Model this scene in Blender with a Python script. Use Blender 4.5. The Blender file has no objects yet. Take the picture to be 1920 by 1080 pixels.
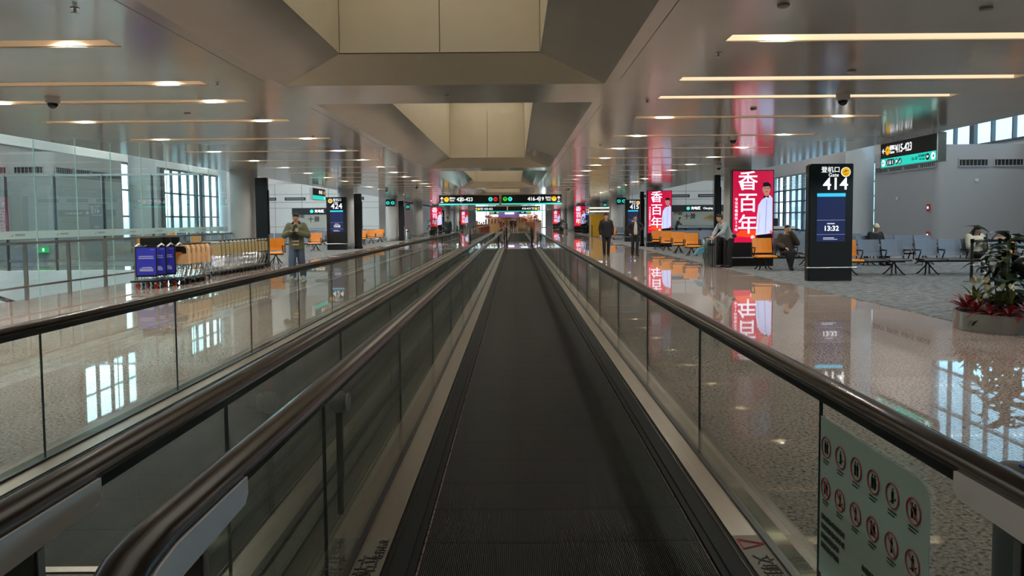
import bpy, bmesh, math, random
from mathutils import Vector, Matrix, Euler
random.seed(7)
S = bpy.context.scene
COL = S.collection
PI = math.pi

# ---------------------------------------------------------------- camera
cd = bpy.data.cameras.new('camera'); cam = bpy.data.objects.new('camera', cd); COL.objects.link(cam)
cd.sensor_width = 36; cd.lens = 1390/1920*36
cd.shift_x = -7/1920; cd.shift_y = -52.7/1920
cd.clip_start = 0.05; cd.clip_end = 500
cam.matrix_world = (Matrix.Translation((0, 0, 1.53)) @ Matrix.Rotation(PI/2 - math.radians(3.1), 4, 'X')
                    @ Matrix.Rotation(-0.008, 4, 'Z'))
S.camera = cam
# ---------------------------------------------------------------- world, daylight, exposure
W = bpy.data.worlds.new('sky'); S.world = W; W.use_nodes = True
wn = W.node_tree; wn.nodes.clear()
wo = wn.nodes.new('ShaderNodeOutputWorld'); bg = wn.nodes.new('ShaderNodeBackground')
tc = wn.nodes.new('ShaderNodeTexCoord'); sx = wn.nodes.new('ShaderNodeSeparateXYZ'); rp = wn.nodes.new('ShaderNodeValToRGB')
wn.links.new(tc.outputs['Generated'], sx.inputs[0]); wn.links.new(sx.outputs['Z'], rp.inputs[0])
rp.color_ramp.elements[0].position = 0.0; rp.color_ramp.elements[0].color = (0.30, 0.32, 0.33, 1)
rp.color_ramp.elements[1].position = 0.02; rp.color_ramp.elements[1].color = (0.80, 0.90, 0.96, 1)
wn.links.new(rp.outputs[0], bg.inputs[0]); wn.links.new(bg.outputs[0], wo.inputs[0])
bg.inputs[1].default_value = 5.0
for px, rz in ((21.6, PI/2), (-23.6, -PI/2)):            # window portals: guide the sky's own light through the glazing
    ld = bpy.data.lights.new('window_portal', 'AREA'); ld.shape = 'RECTANGLE'; ld.size = 150; ld.size_y = 9.5
    ld.cycles.is_portal = True
    lo = bpy.data.objects.new('window_portal', ld); COL.objects.link(lo)
    lo.location = (px, 65, 5.2); lo.rotation_euler = (PI/2, 0, rz)
S.view_settings.view_transform = 'Standard'; S.view_settings.look = 'None'
S.view_settings.gamma = 1; S.view_settings.use_curve_mapping = False
S.view_settings.exposure = 0.95
LAMP = 1.0                                             # downlight level
S.cycles.transparent_max_bounces = 40
S.cycles.max_bounces = 10; S.cycles.glossy_bounces = 6; S.cycles.diffuse_bounces = 5
S.cycles.sample_clamp_indirect = 6

# ---------------------------------------------------------------- materials
def lin(h):
    if isinstance(h, str):
        v = [int(h[i:i+2], 16)/255 for i in (0, 2, 4)]
        return tuple(c/12.92 if c <= .04045 else ((c+.055)/1.055)**2.4 for c in v)
    return h
MATS = {}
def mat(name, col, rough=.5, metal=0, spec=.5, emit=0, noise=0, nscale=8, bump=0, bscale=60, coat=0, rnd=0, stretch=None):
    if name in MATS: return MATS[name]
    m = bpy.data.materials.new(name); m.use_nodes = True; nt = m.node_tree
    b = nt.nodes['Principled BSDF']; c = lin(col)
    b.inputs['Base Color'].default_value = (*c, 1); b.inputs['Roughness'].default_value = rough
    b.inputs['Metallic'].default_value = metal; b.inputs['Specular IOR Level'].default_value = spec
    b.inputs['Coat Weight'].default_value = coat
    if emit and emit <= 2: emit *= .58
    if emit:
        b.inputs['Emission Color'].default_value = (*c, 1); b.inputs['Emission Strength'].default_value = emit
    out = None
    if noise or bump:
        t = nt.nodes.new('ShaderNodeTexCoord'); mp = nt.nodes.new('ShaderNodeMapping')
        nt.links.new(t.outputs['Object'], mp.inputs[0])
        if stretch: mp.inputs['Scale'].default_value = stretch
    if noise:
        n = nt.nodes.new('ShaderNodeTexNoise'); n.inputs['Scale'].default_value = nscale; n.inputs['Detail'].default_value = 5
        r = nt.nodes.new('ShaderNodeMapRange'); r.inputs['To Min'].default_value = 1-noise; r.inputs['To Max'].default_value = 1+noise
        r.inputs['From Min'].default_value = .3; r.inputs['From Max'].default_value = .7
        mx = nt.nodes.new('ShaderNodeVectorMath'); mx.operation = 'MULTIPLY'; mx.inputs[0].default_value = c
        nt.links.new(mp.outputs[0], n.inputs['Vector']); nt.links.new(n.outputs['Fac'], r.inputs[0])
        nt.links.new(r.outputs[0], mx.inputs[1]); out = mx.outputs[0]
        nt.links.new(out, b.inputs['Base Color'])
    if rnd:
        oi = nt.nodes.new('ShaderNodeObjectInfo'); r = nt.nodes.new('ShaderNodeMapRange')
        r.inputs['To Min'].default_value = 1-rnd; r.inputs['To Max'].default_value = 1+rnd
        mx = nt.nodes.new('ShaderNodeVectorMath'); mx.operation = 'MULTIPLY'; mx.inputs[0].default_value = c
        nt.links.new(oi.outputs['Random'], r.inputs[0]); nt.links.new(r.outputs[0], mx.inputs[1])
        if out: nt.links.new(out, mx.inputs[0])
        nt.links.new(mx.outputs[0], b.inputs['Base Color'])
    if bump:
        n = nt.nodes.new('ShaderNodeTexNoise'); n.inputs['Scale'].default_value = bscale; n.inputs['Detail'].default_value = 3
        bp = nt.nodes.new('ShaderNodeBump'); bp.inputs['Strength'].default_value = bump; bp.inputs['Distance'].default_value = .01
        nt.links.new(mp.outputs[0], n.inputs['Vector']); nt.links.new(n.outputs['Fac'], bp.inputs['Height'])
        nt.links.new(bp.outputs[0], b.inputs['Normal'])
    MATS[name] = m; return m

def glass(name, tint, refl=1.0, f0=.04, frost=0):
    if name in MATS: return MATS[name]
    m = bpy.data.materials.new(name); m.use_nodes = True; nt = m.node_tree; nt.nodes.clear()
    o = nt.nodes.new('ShaderNodeOutputMaterial'); mx = nt.nodes.new('ShaderNodeMixShader')
    tr = nt.nodes.new('ShaderNodeBsdfTransparent'); gl = nt.nodes.new('ShaderNodeBsdfGlossy'); fr = nt.nodes.new('ShaderNodeFresnel')
    tr.inputs[0].default_value = (*tint, 1); gl.inputs['Roughness'].default_value = 0.0
    gl.inputs[0].default_value = (refl, refl, refl, 1); fr.inputs['IOR'].default_value = 1.45
    ge_ = nt.nodes.new('ShaderNodeNewGeometry'); ma = nt.nodes.new('ShaderNodeMapRange'); ma.inputs['To Min'].default_value = 1.45; ma.inputs['To Max'].default_value = 1/1.45
    nt.links.new(ge_.outputs['Backfacing'], ma.inputs[0]); nt.links.new(ma.outputs[0], fr.inputs['IOR'])
    nt.links.new(fr.outputs[0], mx.inputs[0]); nt.links.new(tr.outputs[0], mx.inputs[1]); nt.links.new(gl.outputs[0], mx.inputs[2])
    last = mx.outputs[0]
    if frost:
        m2 = nt.nodes.new('ShaderNodeMixShader'); df = nt.nodes.new('ShaderNodeBsdfTranslucent'); d2 = nt.nodes.new('ShaderNodeBsdfDiffuse')
        m3 = nt.nodes.new('ShaderNodeMixShader'); m3.inputs[0].default_value = .5
        df.inputs[0].default_value = (.55, .62, .6, 1); d2.inputs[0].default_value = (.55, .62, .6, 1)
        nt.links.new(df.outputs[0], m3.inputs[1]); nt.links.new(d2.outputs[0], m3.inputs[2])
        m2.inputs[0].default_value = frost
        nt.links.new(last, m2.inputs[1]); nt.links.new(m3.outputs[0], m2.inputs[2]); last = m2.outputs[0]
    nt.links.new(last, o.inputs[0]); MATS[name] = m; return m

def granite(name, world=True):
    m = bpy.data.materials.new(name); m.use_nodes = True; nt = m.node_tree; b = nt.nodes['Principled BSDF']
    g = nt.nodes.new('ShaderNodeNewGeometry'); mp = nt.nodes.new('ShaderNodeMapping')
    nt.links.new(g.outputs['Position'], mp.inputs[0])
    n1 = nt.nodes.new('ShaderNodeTexNoise'); n1.inputs['Scale'].default_value = 42; n1.inputs['Detail'].default_value = 3; n1.inputs['Roughness'].default_value = .6
    r1 = nt.nodes.new('ShaderNodeValToRGB'); e = r1.color_ramp.elements
    e[0].position = .34; e[0].color = (*lin('51463f'), 1); e[1].position = .52; e[1].color = (*lin('a5948a'), 1)
    q = e.new(.44); q.color = (*lin('8b7d72'), 1); q = e.new(.66); q.color = (*lin('b8a69c'), 1)
    n2 = nt.nodes.new('ShaderNodeTexNoise'); n2.inputs['Scale'].default_value = 1.3; n2.inputs['Detail'].default_value = 2
    mr = nt.nodes.new('ShaderNodeMapRange'); mr.inputs['To Min'].default_value = .85; mr.inputs['To Max'].default_value = 1.12
    oi = nt.nodes.new('ShaderNodeObjectInfo'); m2 = nt.nodes.new('ShaderNodeMapRange'); m2.inputs['To Min'].default_value = .94; m2.inputs['To Max'].default_value = 1.06
    x1 = nt.nodes.new('ShaderNodeVectorMath'); x1.operation = 'MULTIPLY'; x2 = nt.nodes.new('ShaderNodeVectorMath'); x2.operation = 'MULTIPLY'
    L = nt.links.new
    L(mp.outputs[0], n1.inputs['Vector']); L(mp.outputs[0], n2.inputs['Vector']); L(n1.outputs['Fac'], r1.inputs[0])
    L(n2.outputs['Fac'], mr.inputs[0]); L(oi.outputs['Random'], m2.inputs[0])
    L(r1.outputs[0], x1.inputs[0]); L(mr.outputs[0], x1.inputs[1]); L(x1.outputs[0], x2.inputs[0]); L(m2.outputs[0], x2.inputs[1])
    last = x2.outputs[0]
    if world:   # distant tiles: joints drawn only where single tiles can no longer be told apart
        br = nt.nodes.new('ShaderNodeTexBrick'); br.offset = 0; br.inputs['Scale'].default_value = 1
        br.inputs['Brick Width'].default_value = 1.0; br.inputs['Row Height'].default_value = 1.0; br.inputs['Mortar Size'].default_value = .004
        br.inputs['Color1'].default_value = (1, 1, 1, 1); br.inputs['Color2'].default_value = (.93, .93, .93, 1); br.inputs['Mortar'].default_value = (.45, .42, .4, 1)
        L(mp.outputs[0], br.inputs['Vector']); x3 = nt.nodes.new('ShaderNodeVectorMath'); x3.operation = 'MULTIPLY'
        L(last, x3.inputs[0]); L(br.outputs['Color'], x3.inputs[1]); last = x3.outputs[0]
    L(last, b.inputs['Base Color']); b.inputs['Roughness'].default_value = .022; b.inputs['Specular IOR Level'].default_value = .8
    MATS[name] = m; return m

def carpet(name):
    m = bpy.data.materials.new(name); m.use_nodes = True; nt = m.node_tree; b = nt.nodes['Principled BSDF']; L = nt.links.new
    g = nt.nodes.new('ShaderNodeNewGeometry'); mp = nt.nodes.new('ShaderNodeMapping'); mp.inputs['Scale'].default_value = (1, 2.2, 1)
    L(g.outputs['Position'], mp.inputs[0])
    n1 = nt.nodes.new('ShaderNodeTexNoise'); n1.inputs['Scale'].default_value = 4.5; n1.inputs['Detail'].default_value = 6; n1.inputs['Roughness'].default_value = .75
    L(mp.outputs[0], n1.inputs['Vector'])
    r1 = nt.nodes.new('ShaderNodeValToRGB'); e = r1.color_ramp.elements
    e[0].position = .38; e[0].color = (*lin('3d4246'), 1); e[1].position = .62; e[1].color = (*lin('7d8283'), 1)
    L(n1.outputs['Fac'], r1.inputs[0]); L(r1.outputs[0], b.inputs['Base Color']); b.inputs['Roughness'].default_value = .95
    b.inputs['Specular IOR Level'].default_value = .1
    MATS[name] = m; return m

M_floor = granite('polished_granite'); M_tile = granite('polished_granite_tile', False)
M_carpet = carpet('grey_carpet')
M_ceil = mat('ceiling_panel', 'b3aea4', .13, 0, .5, noise=.03, nscale=1.2)
M_cream = mat('coffer_plaster', 'd2c7ae', .45, 0, .4, noise=.03, nscale=2)
M_slot = mat('slot_housing', 'cfc3ab', .4)
M_wall = mat('wall_panel', '8f949a', .45, 0, .4)
M_white = mat('white_paint', 'c4ccd0', .5)
M_pillar = mat('pillar_enamel', 'a7aaaa', .3, 0, .5)
M_column = mat('column_enamel', 'b9c4cc', .3)
M_steel = mat('brushed_steel', 'aaa199', .28, 1, .5, noise=.05, nscale=30, stretch=(1, .05, 1))
M_steel2 = mat('mirror_steel', 'a4b2b0', .06, 1)
M_dsteel = mat('dark_steel', '4a4641', .25, 1)
M_black = mat('black_plastic', '0c0c0d', .35)
M_skirt = mat('skirt_black', '080808', .6, 0, .2)
M_blackg = mat('black_gloss', '08080a', .12)
M_rubber = mat('handrail_rubber', '231c19', .22, 0, .55)
M_tread = mat('tread_aluminium', '24221f', .5, 0, .3, rnd=.08)
M_gap = mat('tread_groove', '060606', .8)
M_alum = mat('aluminium', 'b5b8b8', .3, 1)
M_glass = glass('balustrade_glass', (.91, .955, .935))
M_glass2 = glass('partition_glass', (.88, .95, .94), 1.0)
M_edge = mat('glass_edge', 'a9cfc4', .2, 0, .5)
M_edged = mat('glass_joint', '2a3a36', .3)
M_frost = glass('frosted_film', (.8, .9, .88), 1.0, frost=.62)
M_winglass = glass('window_glass', (.80, .90, .93))
M_mullion = mat('window_mullion', '38434c', .4, .3)
M_orange = mat('orange_shell', 'd9820c', .38)
M_grey = mat('grey_shell', '5f6c7e', .38)
M_text = mat('sign_white', 'f0f2f5', .5, emit=1.0)
M_teal = mat('sign_teal', '25d8c4', .5, emit=.75)
M_yellow = mat('sign_yellow', 'f0b414', .5, emit=.75)
M_signblack = mat('sign_black', '0c0f10', .35)
M_ink = mat('ink', '1c1a18', .6)
M_red = mat('signal_red', 'a8242c', .5)
M_lampon = mat('lamp_lit', 'ffe6c4', .5, emit=14*LAMP)
M_glowslot = mat('slot_lit_strip', 'ffe9cc', .5, emit=1.5*LAMP)

# ---------------------------------------------------------------- mesh helpers
class MB:
    def __init__(s): s.v = []; s.f = []; s.m = []; s.cur = 0
    def add(s, vs, fs):
        n = len(s.v); s.v += [tuple(v) for v in vs]; s.f += [tuple(i+n for i in f) for f in fs]; s.m += [s.cur]*len(fs); return s
    def box(s, x0, x1, y0, y1, z0, z1):
        return s.add([(x0,y0,z0),(x1,y0,z0),(x1,y1,z0),(x0,y1,z0),(x0,y0,z1),(x1,y0,z1),(x1,y1,z1),(x0,y1,z1)],
                     [(3,2,1,0),(4,5,6,7),(0,1,5,4),(1,2,6,5),(2,3,7,6),(3,0,4,7)])
    def obox(s, c, size, eul=(0,0,0)):
        R = Euler(eul).to_matrix(); hx, hy, hz = [a/2 for a in size]; c = Vector(c)
        vs = [c + R @ Vector((x*hx, y*hy, z*hz)) for z in (-1,1) for x, y in ((-1,-1),(1,-1),(1,1),(-1,1))]
        return s.add(vs, [(3,2,1,0),(4,5,6,7),(0,1,5,4),(1,2,6,5),(2,3,7,6),(3,0,4,7)])
    def quad(s, a, b, c, d): return s.add([a,b,c,d], [(0,1,2,3)])
    def tube(s, pts, r, seg=8, ry=None, caps=True, up=None):
        pts = [Vector(p) for p in pts]; n = len(pts)
        rs = r if isinstance(r, (list, tuple)) else [r]*n
        ringv = []; prev = None
        for i, p in enumerate(pts):
            t = (pts[min(i+1, n-1)] - pts[max(i-1, 0)])
            if t.length < 1e-9: t = Vector((0,0,1))
            t.normalize()
            if up is not None: a = Vector(up); a = a - t*a.dot(t)
            elif prev is None: a = Vector((1,0,0)) if abs(t.x) < .9 else Vector((0,1,0)); a = a - t*a.dot(t)
            else: a = prev - t*prev.dot(t)
            if a.length < 1e-6: a = t.orthogonal()
            a.normalize(); b = t.cross(a); prev = a
            k = 1 if ry is None else ry
            for j in range(seg):
                th = 2*PI*j/seg; ringv.append(p + a*(math.cos(th)*rs[i]) + b*(math.sin(th)*rs[i]*k))
        fs = []
        for i in range(n-1):
            for j in range(seg):
                j2 = (j+1) % seg; fs.append((i*seg+j, i*seg+j2, (i+1)*seg+j2, (i+1)*seg+j))
        if caps: fs.append(tuple(range(seg-1, -1, -1))); fs.append(tuple((n-1)*seg+j for j in range(seg)))
        return s.add(ringv, fs)
    def cyl(s, x, y, z0, z1, r, seg=20, r2=None):
        return s.tube([(x,y,z0),(x,y,z1)], [r, r if r2 is None else r2], seg)
    def lathe(s, prof, cx=0, cy=0, seg=24):
        vs = []; n = len(prof)
        for r, z in prof:
            for j in range(seg): th = 2*PI*j/seg; vs.append((cx+r*math.cos(th), cy+r*math.sin(th), z))
        fs = [(i*seg+j, i*seg+(j+1)%seg, (i+1)*seg+(j+1)%seg, (i+1)*seg+j) for i in range(n-1) for j in range(seg)]
        fs.append(tuple(range(seg-1,-1,-1))); fs.append(tuple((n-1)*seg+j for j in range(seg)))
        return s.add(vs, fs)
    def ell(s, c, r, seg=12, rings=8, eul=(0,0,0)):
        R = Euler(eul).to_matrix(); c = Vector(c); vs = []
        for i in range(1, rings):
            ph = PI*i/rings
            for j in range(seg):
                th = 2*PI*j/seg; vs.append(c + R @ Vector((r[0]*math.sin(ph)*math.cos(th), r[1]*math.sin(ph)*math.sin(th), -r[2]*math.cos(ph))))
        vs.append(c + R @ Vector((0,0,-r[2]))); vs.append(c + R @ Vector((0,0,r[2])))
        nb = (rings-1)*seg; fs = []
        for i in range(rings-2):
            for j in range(seg): fs.append((i*seg+j, i*seg+(j+1)%seg, (i+1)*seg+(j+1)%seg, (i+1)*seg+j))
        for j in range(seg): fs.append((nb, (j+1)%seg, j)); fs.append((nb+1, (rings-2)*seg+j, (rings-2)*seg+(j+1)%seg))
        return s.add(vs, fs)
    def poly(s, pts, depth, axis='y', at=0):
        """closed outline pts (u,v) extruded by depth; axis y: (u,at,v); axis z: (u,v,at); axis x: (at,u,v)"""
        f = {'y': lambda u, v, d: (u, at+d, v), 'z': lambda u, v, d: (u, v, at+d), 'x': lambda u, v, d: (at+d, u, v)}[axis]
        n = len(pts); vs = [f(u, v, 0) for u, v in pts] + [f(u, v, depth) for u, v in pts]
        fs = [tuple(range(n)), tuple(range(2*n-1, n-1, -1))] + [(i, n+i, n+(i+1)%n, (i+1)%n) for i in range(n)]
        return s.add(vs, fs)
    def mesh(s, name, mats):
        me = bpy.data.meshes.new(name); me.from_pydata(s.v, [], s.f)
        if not isinstance(mats, (list, tuple)): mats = [mats]
        for m in mats: me.materials.append(m)
        if len(mats) > 1: me.polygons.foreach_set('material_index', s.m)
        bm = bmesh.new(); bm.from_mesh(me); bmesh.ops.recalc_face_normals(bm, faces=bm.faces); bm.to_mesh(me); bm.free()
        return me
    def build(s, name, mats, parent=None, loc=(0,0,0), smooth=False, rot=None):
        me = s.mesh(name, mats)
        return place(name, me, parent, loc, smooth, rot)
def smooth_mesh(me, ang=40):
    me.polygons.foreach_set('use_smooth', [True]*len(me.polygons)); me.set_sharp_from_angle(angle=math.radians(ang))
def place(name, me, parent=None, loc=(0,0,0), smooth=False, rot=None):
    if smooth: smooth_mesh(me)
    o = bpy.data.objects.new(name, me); COL.objects.link(o); o.location = loc
    if rot: o.rotation_euler = rot
    if parent: o.parent = parent
    return o
def B(x0,x1,y0,y1,z0,z1): return MB().box(x0,x1,y0,y1,z0,z1)
def tag(o, label=None, cat=None, group=None, kind=None):
    if label: o['label'] = label
    if cat: o['category'] = cat
    if group: o['group'] = group
    if kind: o['kind'] = kind
    return o
def thing(name, label, cat, loc=(0,0,0), rz=0, group=None):
    o = bpy.data.objects.new(name, None); COL.objects.link(o); o.location = loc; o.rotation_euler = (0,0,rz)
    o.empty_display_size = .1
    return tag(o, label, cat, group)
def struct(name, mb, m, loc=(0,0,0), smooth=False): return tag(mb.build(name, m, None, loc, smooth), kind='structure')
def dup(root, loc, rz=None, label=None, group=None, parent=None):
    r = root.copy(); COL.objects.link(r)
    if parent: r.parent = parent
    elif loc is not None: r.location = loc
    if rz is not None: r.rotation_euler = (0,0,rz)
    if label: r['label'] = label
    if group: r['group'] = group
    for ch in list(root.children): dup(ch, None, parent=r)
    return r
TXT = {}
def text(s, size, m, parent, loc, rz=0, align='CENTER', off=0.0, sx=1.0, name='lettering', lay=False, rot=None):
    key = (s, round(size,4), align, off, sx, m.name)
    if key not in TXT:
        c = bpy.data.curves.new('t', 'FONT'); c.body = s; c.size = size; c.align_x = align; c.align_y = 'CENTER'
        c.extrude = .002; c.offset = off; c.resolution_u = 3 if size > .06 else 1
        o = bpy.data.objects.new('t', c); COL.objects.link(o)
        dg = bpy.context.evaluated_depsgraph_get(); dg.update()
        me = bpy.data.meshes.new_from_object(o.evaluated_get(dg)); bpy.data.objects.remove(o)
        me.name = 'lettering'; me.materials.clear(); me.materials.append(m)
        if sx != 1: me.transform(Matrix.Diagonal((sx,1,1,1)))
        TXT[key] = me
    o = bpy.data.objects.new(name, TXT[key]); COL.objects.link(o); o.location = loc
    o.rotation_euler = rot if rot else (PI/2, 0, rz)
    if parent: o.parent = parent
    return o
def arc(cx, cy, r, a0, a1, n=12): return [(cx+r*math.cos(a0+(a1-a0)*i/n), cy+r*math.sin(a0+(a1-a0)*i/n)) for i in range(n+1)]
def rrect(x0, x1, y0, y1, r, n=4):
    return arc(x1-r,y0+r,r,-PI/2,0,n)+arc(x1-r,y1-r,r,0,PI/2,n)+arc(x0+r,y1-r,r,PI/2,PI,n)+arc(x0+r,y0+r,r,PI,1.5*PI,n)
def disc(mb, x, z, r, y0, d, n=20): return mb.poly(arc(x, z, r, 0, 2*PI*(1-1/n), n-1), d, 'y', y0)
ORD = ['first','second','third','fourth','fifth','sixth','seventh','eighth','ninth','tenth','eleventh','twelfth','thirteenth','fourteenth','fifteenth',
       'sixteenth','seventeenth','eighteenth','nineteenth','twentieth','twenty-first','twenty-second','twenty-third','twenty-fourth','twenty-fifth',
       'twenty-sixth','twenty-seventh','twenty-eighth','twenty-ninth','thirtieth','thirty-first','thirty-second','thirty-third','thirty-fourth','thirty-fifth','thirty-sixth','thirty-seventh','thirty-eighth','thirty-ninth','fortieth','forty-first','forty-second']

# ================================================================ STRUCTURE
XC = -0.90; ZC = 3.27
PY = [10.4 + 15.3*i for i in range(9)]                 # pillar rows
XL, XR = -9.94, 8.75                                   # edges of the low ceiling
YE = 142.0                                             # end wall
YT = 15.0                                              # single tiles up to here
# floor: slab lowered 20 mm where single tiles lie on it
fl = MB()
fl.box(-9.94, 6.36, -15, YT, -.3, -.02)
fl.box(-9.94, 6.36, YT, YE, -.3, 0)
fl.box(-22, -9.94, 24.2, YE, -.3, -.002)
fl.box(6.36, 21, -15, YE, -.3, -.002)
floor = struct('floor', fl, M_floor)
tag(floor, 'polished beige granite floor')
tm = B(.002, .998, .002, .998, -.02, 0).mesh('floor_tile', M_tile)
tm2 = B(.002, .998, .002, .998, -.02, 0).mesh('floor_tile', M_tile)
cols = [-9.94+i for i in range(7)] + [1.36+i for i in range(5)]
for x in cols:
    for y in range(1, 15): place('floor_tile', tm, floor, (x, y, 0))
# uncut strips of tile left and under the walkways
fr = MB(); fr.box(-2.938, 1.358, -15, YT, -.02, -.001); fr.box(-9.94, -2.942, -15, .998, -.02, 0); fr.box(1.362, 6.36, -15, .998, -.02, 0)
fr.build('floor_slab', M_floor, floor)
ca = MB(); ca.box(6.36, 21, -15, YE-20, -.001, .006); struct('trim_1', ca, M_carpet)['label'] = 'mottled grey carpet of the gate seating area'
ca = MB(); ca.box(-21, -8.16, 26.2, YE-20, -.001, .006); struct('trim_2', ca, M_carpet)['label'] = 'grey carpet beyond the near grey pillar'

# ceiling with recessed light slots
ROWS = [7.3, 9.4, 10.8, 12.9] + [15.7+2.8*i for i in range(16)] + [62+4.2*i for i in range(19)]
SL0, SL1 = 2.98, 7.25; SW = .145                         # slot from / to, measured from the centre line; half width
ce = MB()
def slab(xa, xb, ya, yb): ce.quad((xa,ya,ZC),(xb,ya,ZC),(xb,yb,ZC),(xa,yb,ZC))
for side in (-1, 1):
    xin = XC + side*2.06; xo = XL if side < 0 else XR
    ya = -15
    for y in ROWS:
        slab(min(xin,xo), max(xin,xo), ya, y-SW)
        a, b = XC+side*SL0, XC+side*SL1
        slab(min(xin,a), max(xin,a), y-SW, y+SW); slab(min(b,xo), max(b,xo), y-SW, y+SW)
        ya = y+SW
    slab(min(xin,xo), max(xin,xo), ya, YE)
xi, xo_ = 1.216, 2.06; ZF = 3.55; ZT = 5.07
starts = []
edges = [-15] + [p for p in PY]
beams = [(p-.75, p+.75) for p in PY]
for a, b in beams: ce.quad((XC-2.06,a,ZC),(XC+2.06,a,ZC),(XC+2.06,b,ZC),(XC-2.06,b,ZC))
cof = [(-4.15, beams[0][0])] + [(beams[i][1], beams[i+1][0]) for i in range(len(beams)-1)]
cw = MB()
for a, b in cof:
    a2, b2 = a+.55, b-.55
    L0, R0, L1, R1 = XC-xo_, XC+xo_, XC-xi, XC+xi
    ce.quad((L0,a,ZC),(L0,b,ZC),(L1,b2,ZF),(L1,a2,ZF)); ce.quad((R0,b,ZC),(R0,a,ZC),(R1,a2,ZF),(R1,b2,ZF))
    cw.quad((L0,b,ZC),(R0,b,ZC),(R1,b2,ZF),(L1,b2,ZF)); cw.quad((L0,a,ZC),(R0,a,ZC),(R1,a2,ZF),(L1,a2,ZF))
    # inner walls in panels with recessed joints
    n = max(1, round((b2-a2)/3.6)); st = (b2-a2)/n
    for sx_, nx in ((L1, -1), (R1, 1)):
        for k in range(n): cw.box(min(sx_, sx_+nx*.03), max(sx_, sx_+nx*.03), a2+k*st+.006, a2+(k+1)*st-.006, ZF+.006, ZT)
    for yy, d in ((b2, 1), (a2, -1)):
        for x0, x1 in ((L1+.006, XC-.006), (XC+.006, R1-.006)): cw.box(x0, x1, min(yy,yy+d*.03), max(yy,yy+d*.03), ZF+.012, ZT)
    cw.box(L1-.1, R1+.1, a2-.1, b2+.1, ZT+.45, ZT+.6)
    cw.box(L1-.03, L1, a2, b2, ZT, ZT+.5); cw.box(R1, R1+.03, a2, b2, ZT, ZT+.5)
    cw.box(L1, R1, a2-.05, a2-.02, ZT, ZT+.5); cw.box(L1, R1, b2+.02, b2+.05, ZT, ZT+.5)
    cw.box(L1-.06, L1-.045, a2, b2, ZF, ZT); cw.box(R1+.045, R1+.06, a2, b2, ZF, ZT)
    cw.box(L1-.06, R1+.06, a2-.06, a2-.045, ZF, ZT); cw.box(L1-.06, R1+.06, b2+.045, b2+.06, ZF, ZT)
for k, (a, b) in enumerate(cof[:7]):                   # added fill lights that brighten the coffers, not real lamps
    l_ = bpy.data.lights.get('coffer_fill')
    if not l_:
        l_ = bpy.data.lights.new('coffer_fill', 'AREA'); l_.shape = 'RECTANGLE'; l_.size = 2.2; l_.size_y = 12.5; l_.energy = 42*LAMP; l_.color = (1, .96, .86)
    o = bpy.data.objects.new('coffer_fill', l_); COL.objects.link(o); o.location = (XC, (a+b)/2, ZT+.4)
ceil_ = struct('ceiling', ce, M_ceil); ceil_['label'] = 'low glossy grey ceiling with slots and a coffered spine'
for s_ in (-1, 1):
    for a, b in cof: B(XC+s_*2.22-.004, XC+s_*2.22+.004, a+.3, b-.3, ZC-.0015, ZC+.002).build('ceiling_joint', mat('joint_dark', '4c4842', .6), ceil_)
B(-1.01, -.838, 1.12, 39.6, -.01, .012).build('trim_7', mat('gap_plate', '5d5a4c', .3, .3)); tag(bpy.data.objects['trim_7'], 'olive metal cover strip between the two walkways', kind='structure')
struct('trim_3', cw, M_cream)['label'] = 'cream inner walls of the ceiling coffers'
# closed void over the low ceiling, its fascia towards the side bays, high bay ceiling
vd = MB(); vd.box(XL-.02, XL, -15, YE, ZC, 10.5); vd.box(XR, XR+.02, -15, YE, ZC, 10.5); vd.box(-22.5, 21.5, -15, YE, 10.5, 10.6)
struct('trim_4', vd, M_white)['label'] = 'white fascia and high ceiling of the window bays'
wb = B(-23, 22, -15.2, -15, -3, 10.6); struct('wall_back', wb, M_wall)
we = MB(); we.box(-23, -7.6, YE, YE+.2, 0, 10.6); we.box(5.8, 22, YE, YE+.2, 0, 10.6); we.box(-7.6, 5.8, YE, YE+.2, 3.3, 10.6)
struct('wall_end', we, M_wall)

def window_group(name, x, y0, y1, z0, z1, stepy, zs, blinds=None, wide=3):
    """glazed opening in the wall plane x: frame bars, pane, blinds"""
    f = MB(); n = round((y1-y0)/stepy); st = (y1-y0)/n
    for k in range(n+1):
        y = y0+k*st; w = .34 if k % wide == 0 else .08
        f.box(x-.08, x+.1, y-w/2, y+w/2, z0, z1)
    for z in [z0]+zs+[z1]: f.box(x-.05, x+.07, y0, y1, z-.05, z+.05)
    fo = struct(name, f, M_mullion)
    B(x+.02, x+.03, y0, y1, z0, z1).build('pane', M_winglass, fo)
    if blinds:
        bl = MB(); z = blinds[0]; xx = x-.14 if x > 0 else x+.14
        while z < blinds[1]: bl.obox((xx, (blinds[2]+blinds[3])/2, z), (.06, blinds[3]-blinds[2], .004), (0, .6, 0)); z += .11
        tag(bl.build('blind_slats', M_white, fo), kind='stuff')
def wall_with_openings(name, x0, x1, ya, yb, za, zb, ops):
    """ops: (y0,y1,z0,z1) sorted by y, not overlapping in y"""
    w = MB(); y = ya
    for y0, y1, z0, z1 in ops:
        if y0 > y: w.box(x0, x1, y, y0, za, zb)
        w.box(x0, x1, y0, y1, za, z0); w.box(x0, x1, y0, y1, z1, zb); y = y1
    w.box(x0, x1, y, yb, za, zb); return struct(name, w, M_wall)
OR = [(-12, 37, 4.75, 9.7), (43, 60.5, .6, 4.7), (76, 121, .6, 4.7)]
wall_with_openings('wall_right', 21, 21.3, -15.2, YE, -5, 10.6, OR)
window_group('window_1', 21, -12, 37, 4.75, 9.7, 1.4, [6.0, 8.0], (6.05, 9.6, 20, 36.8))
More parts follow.
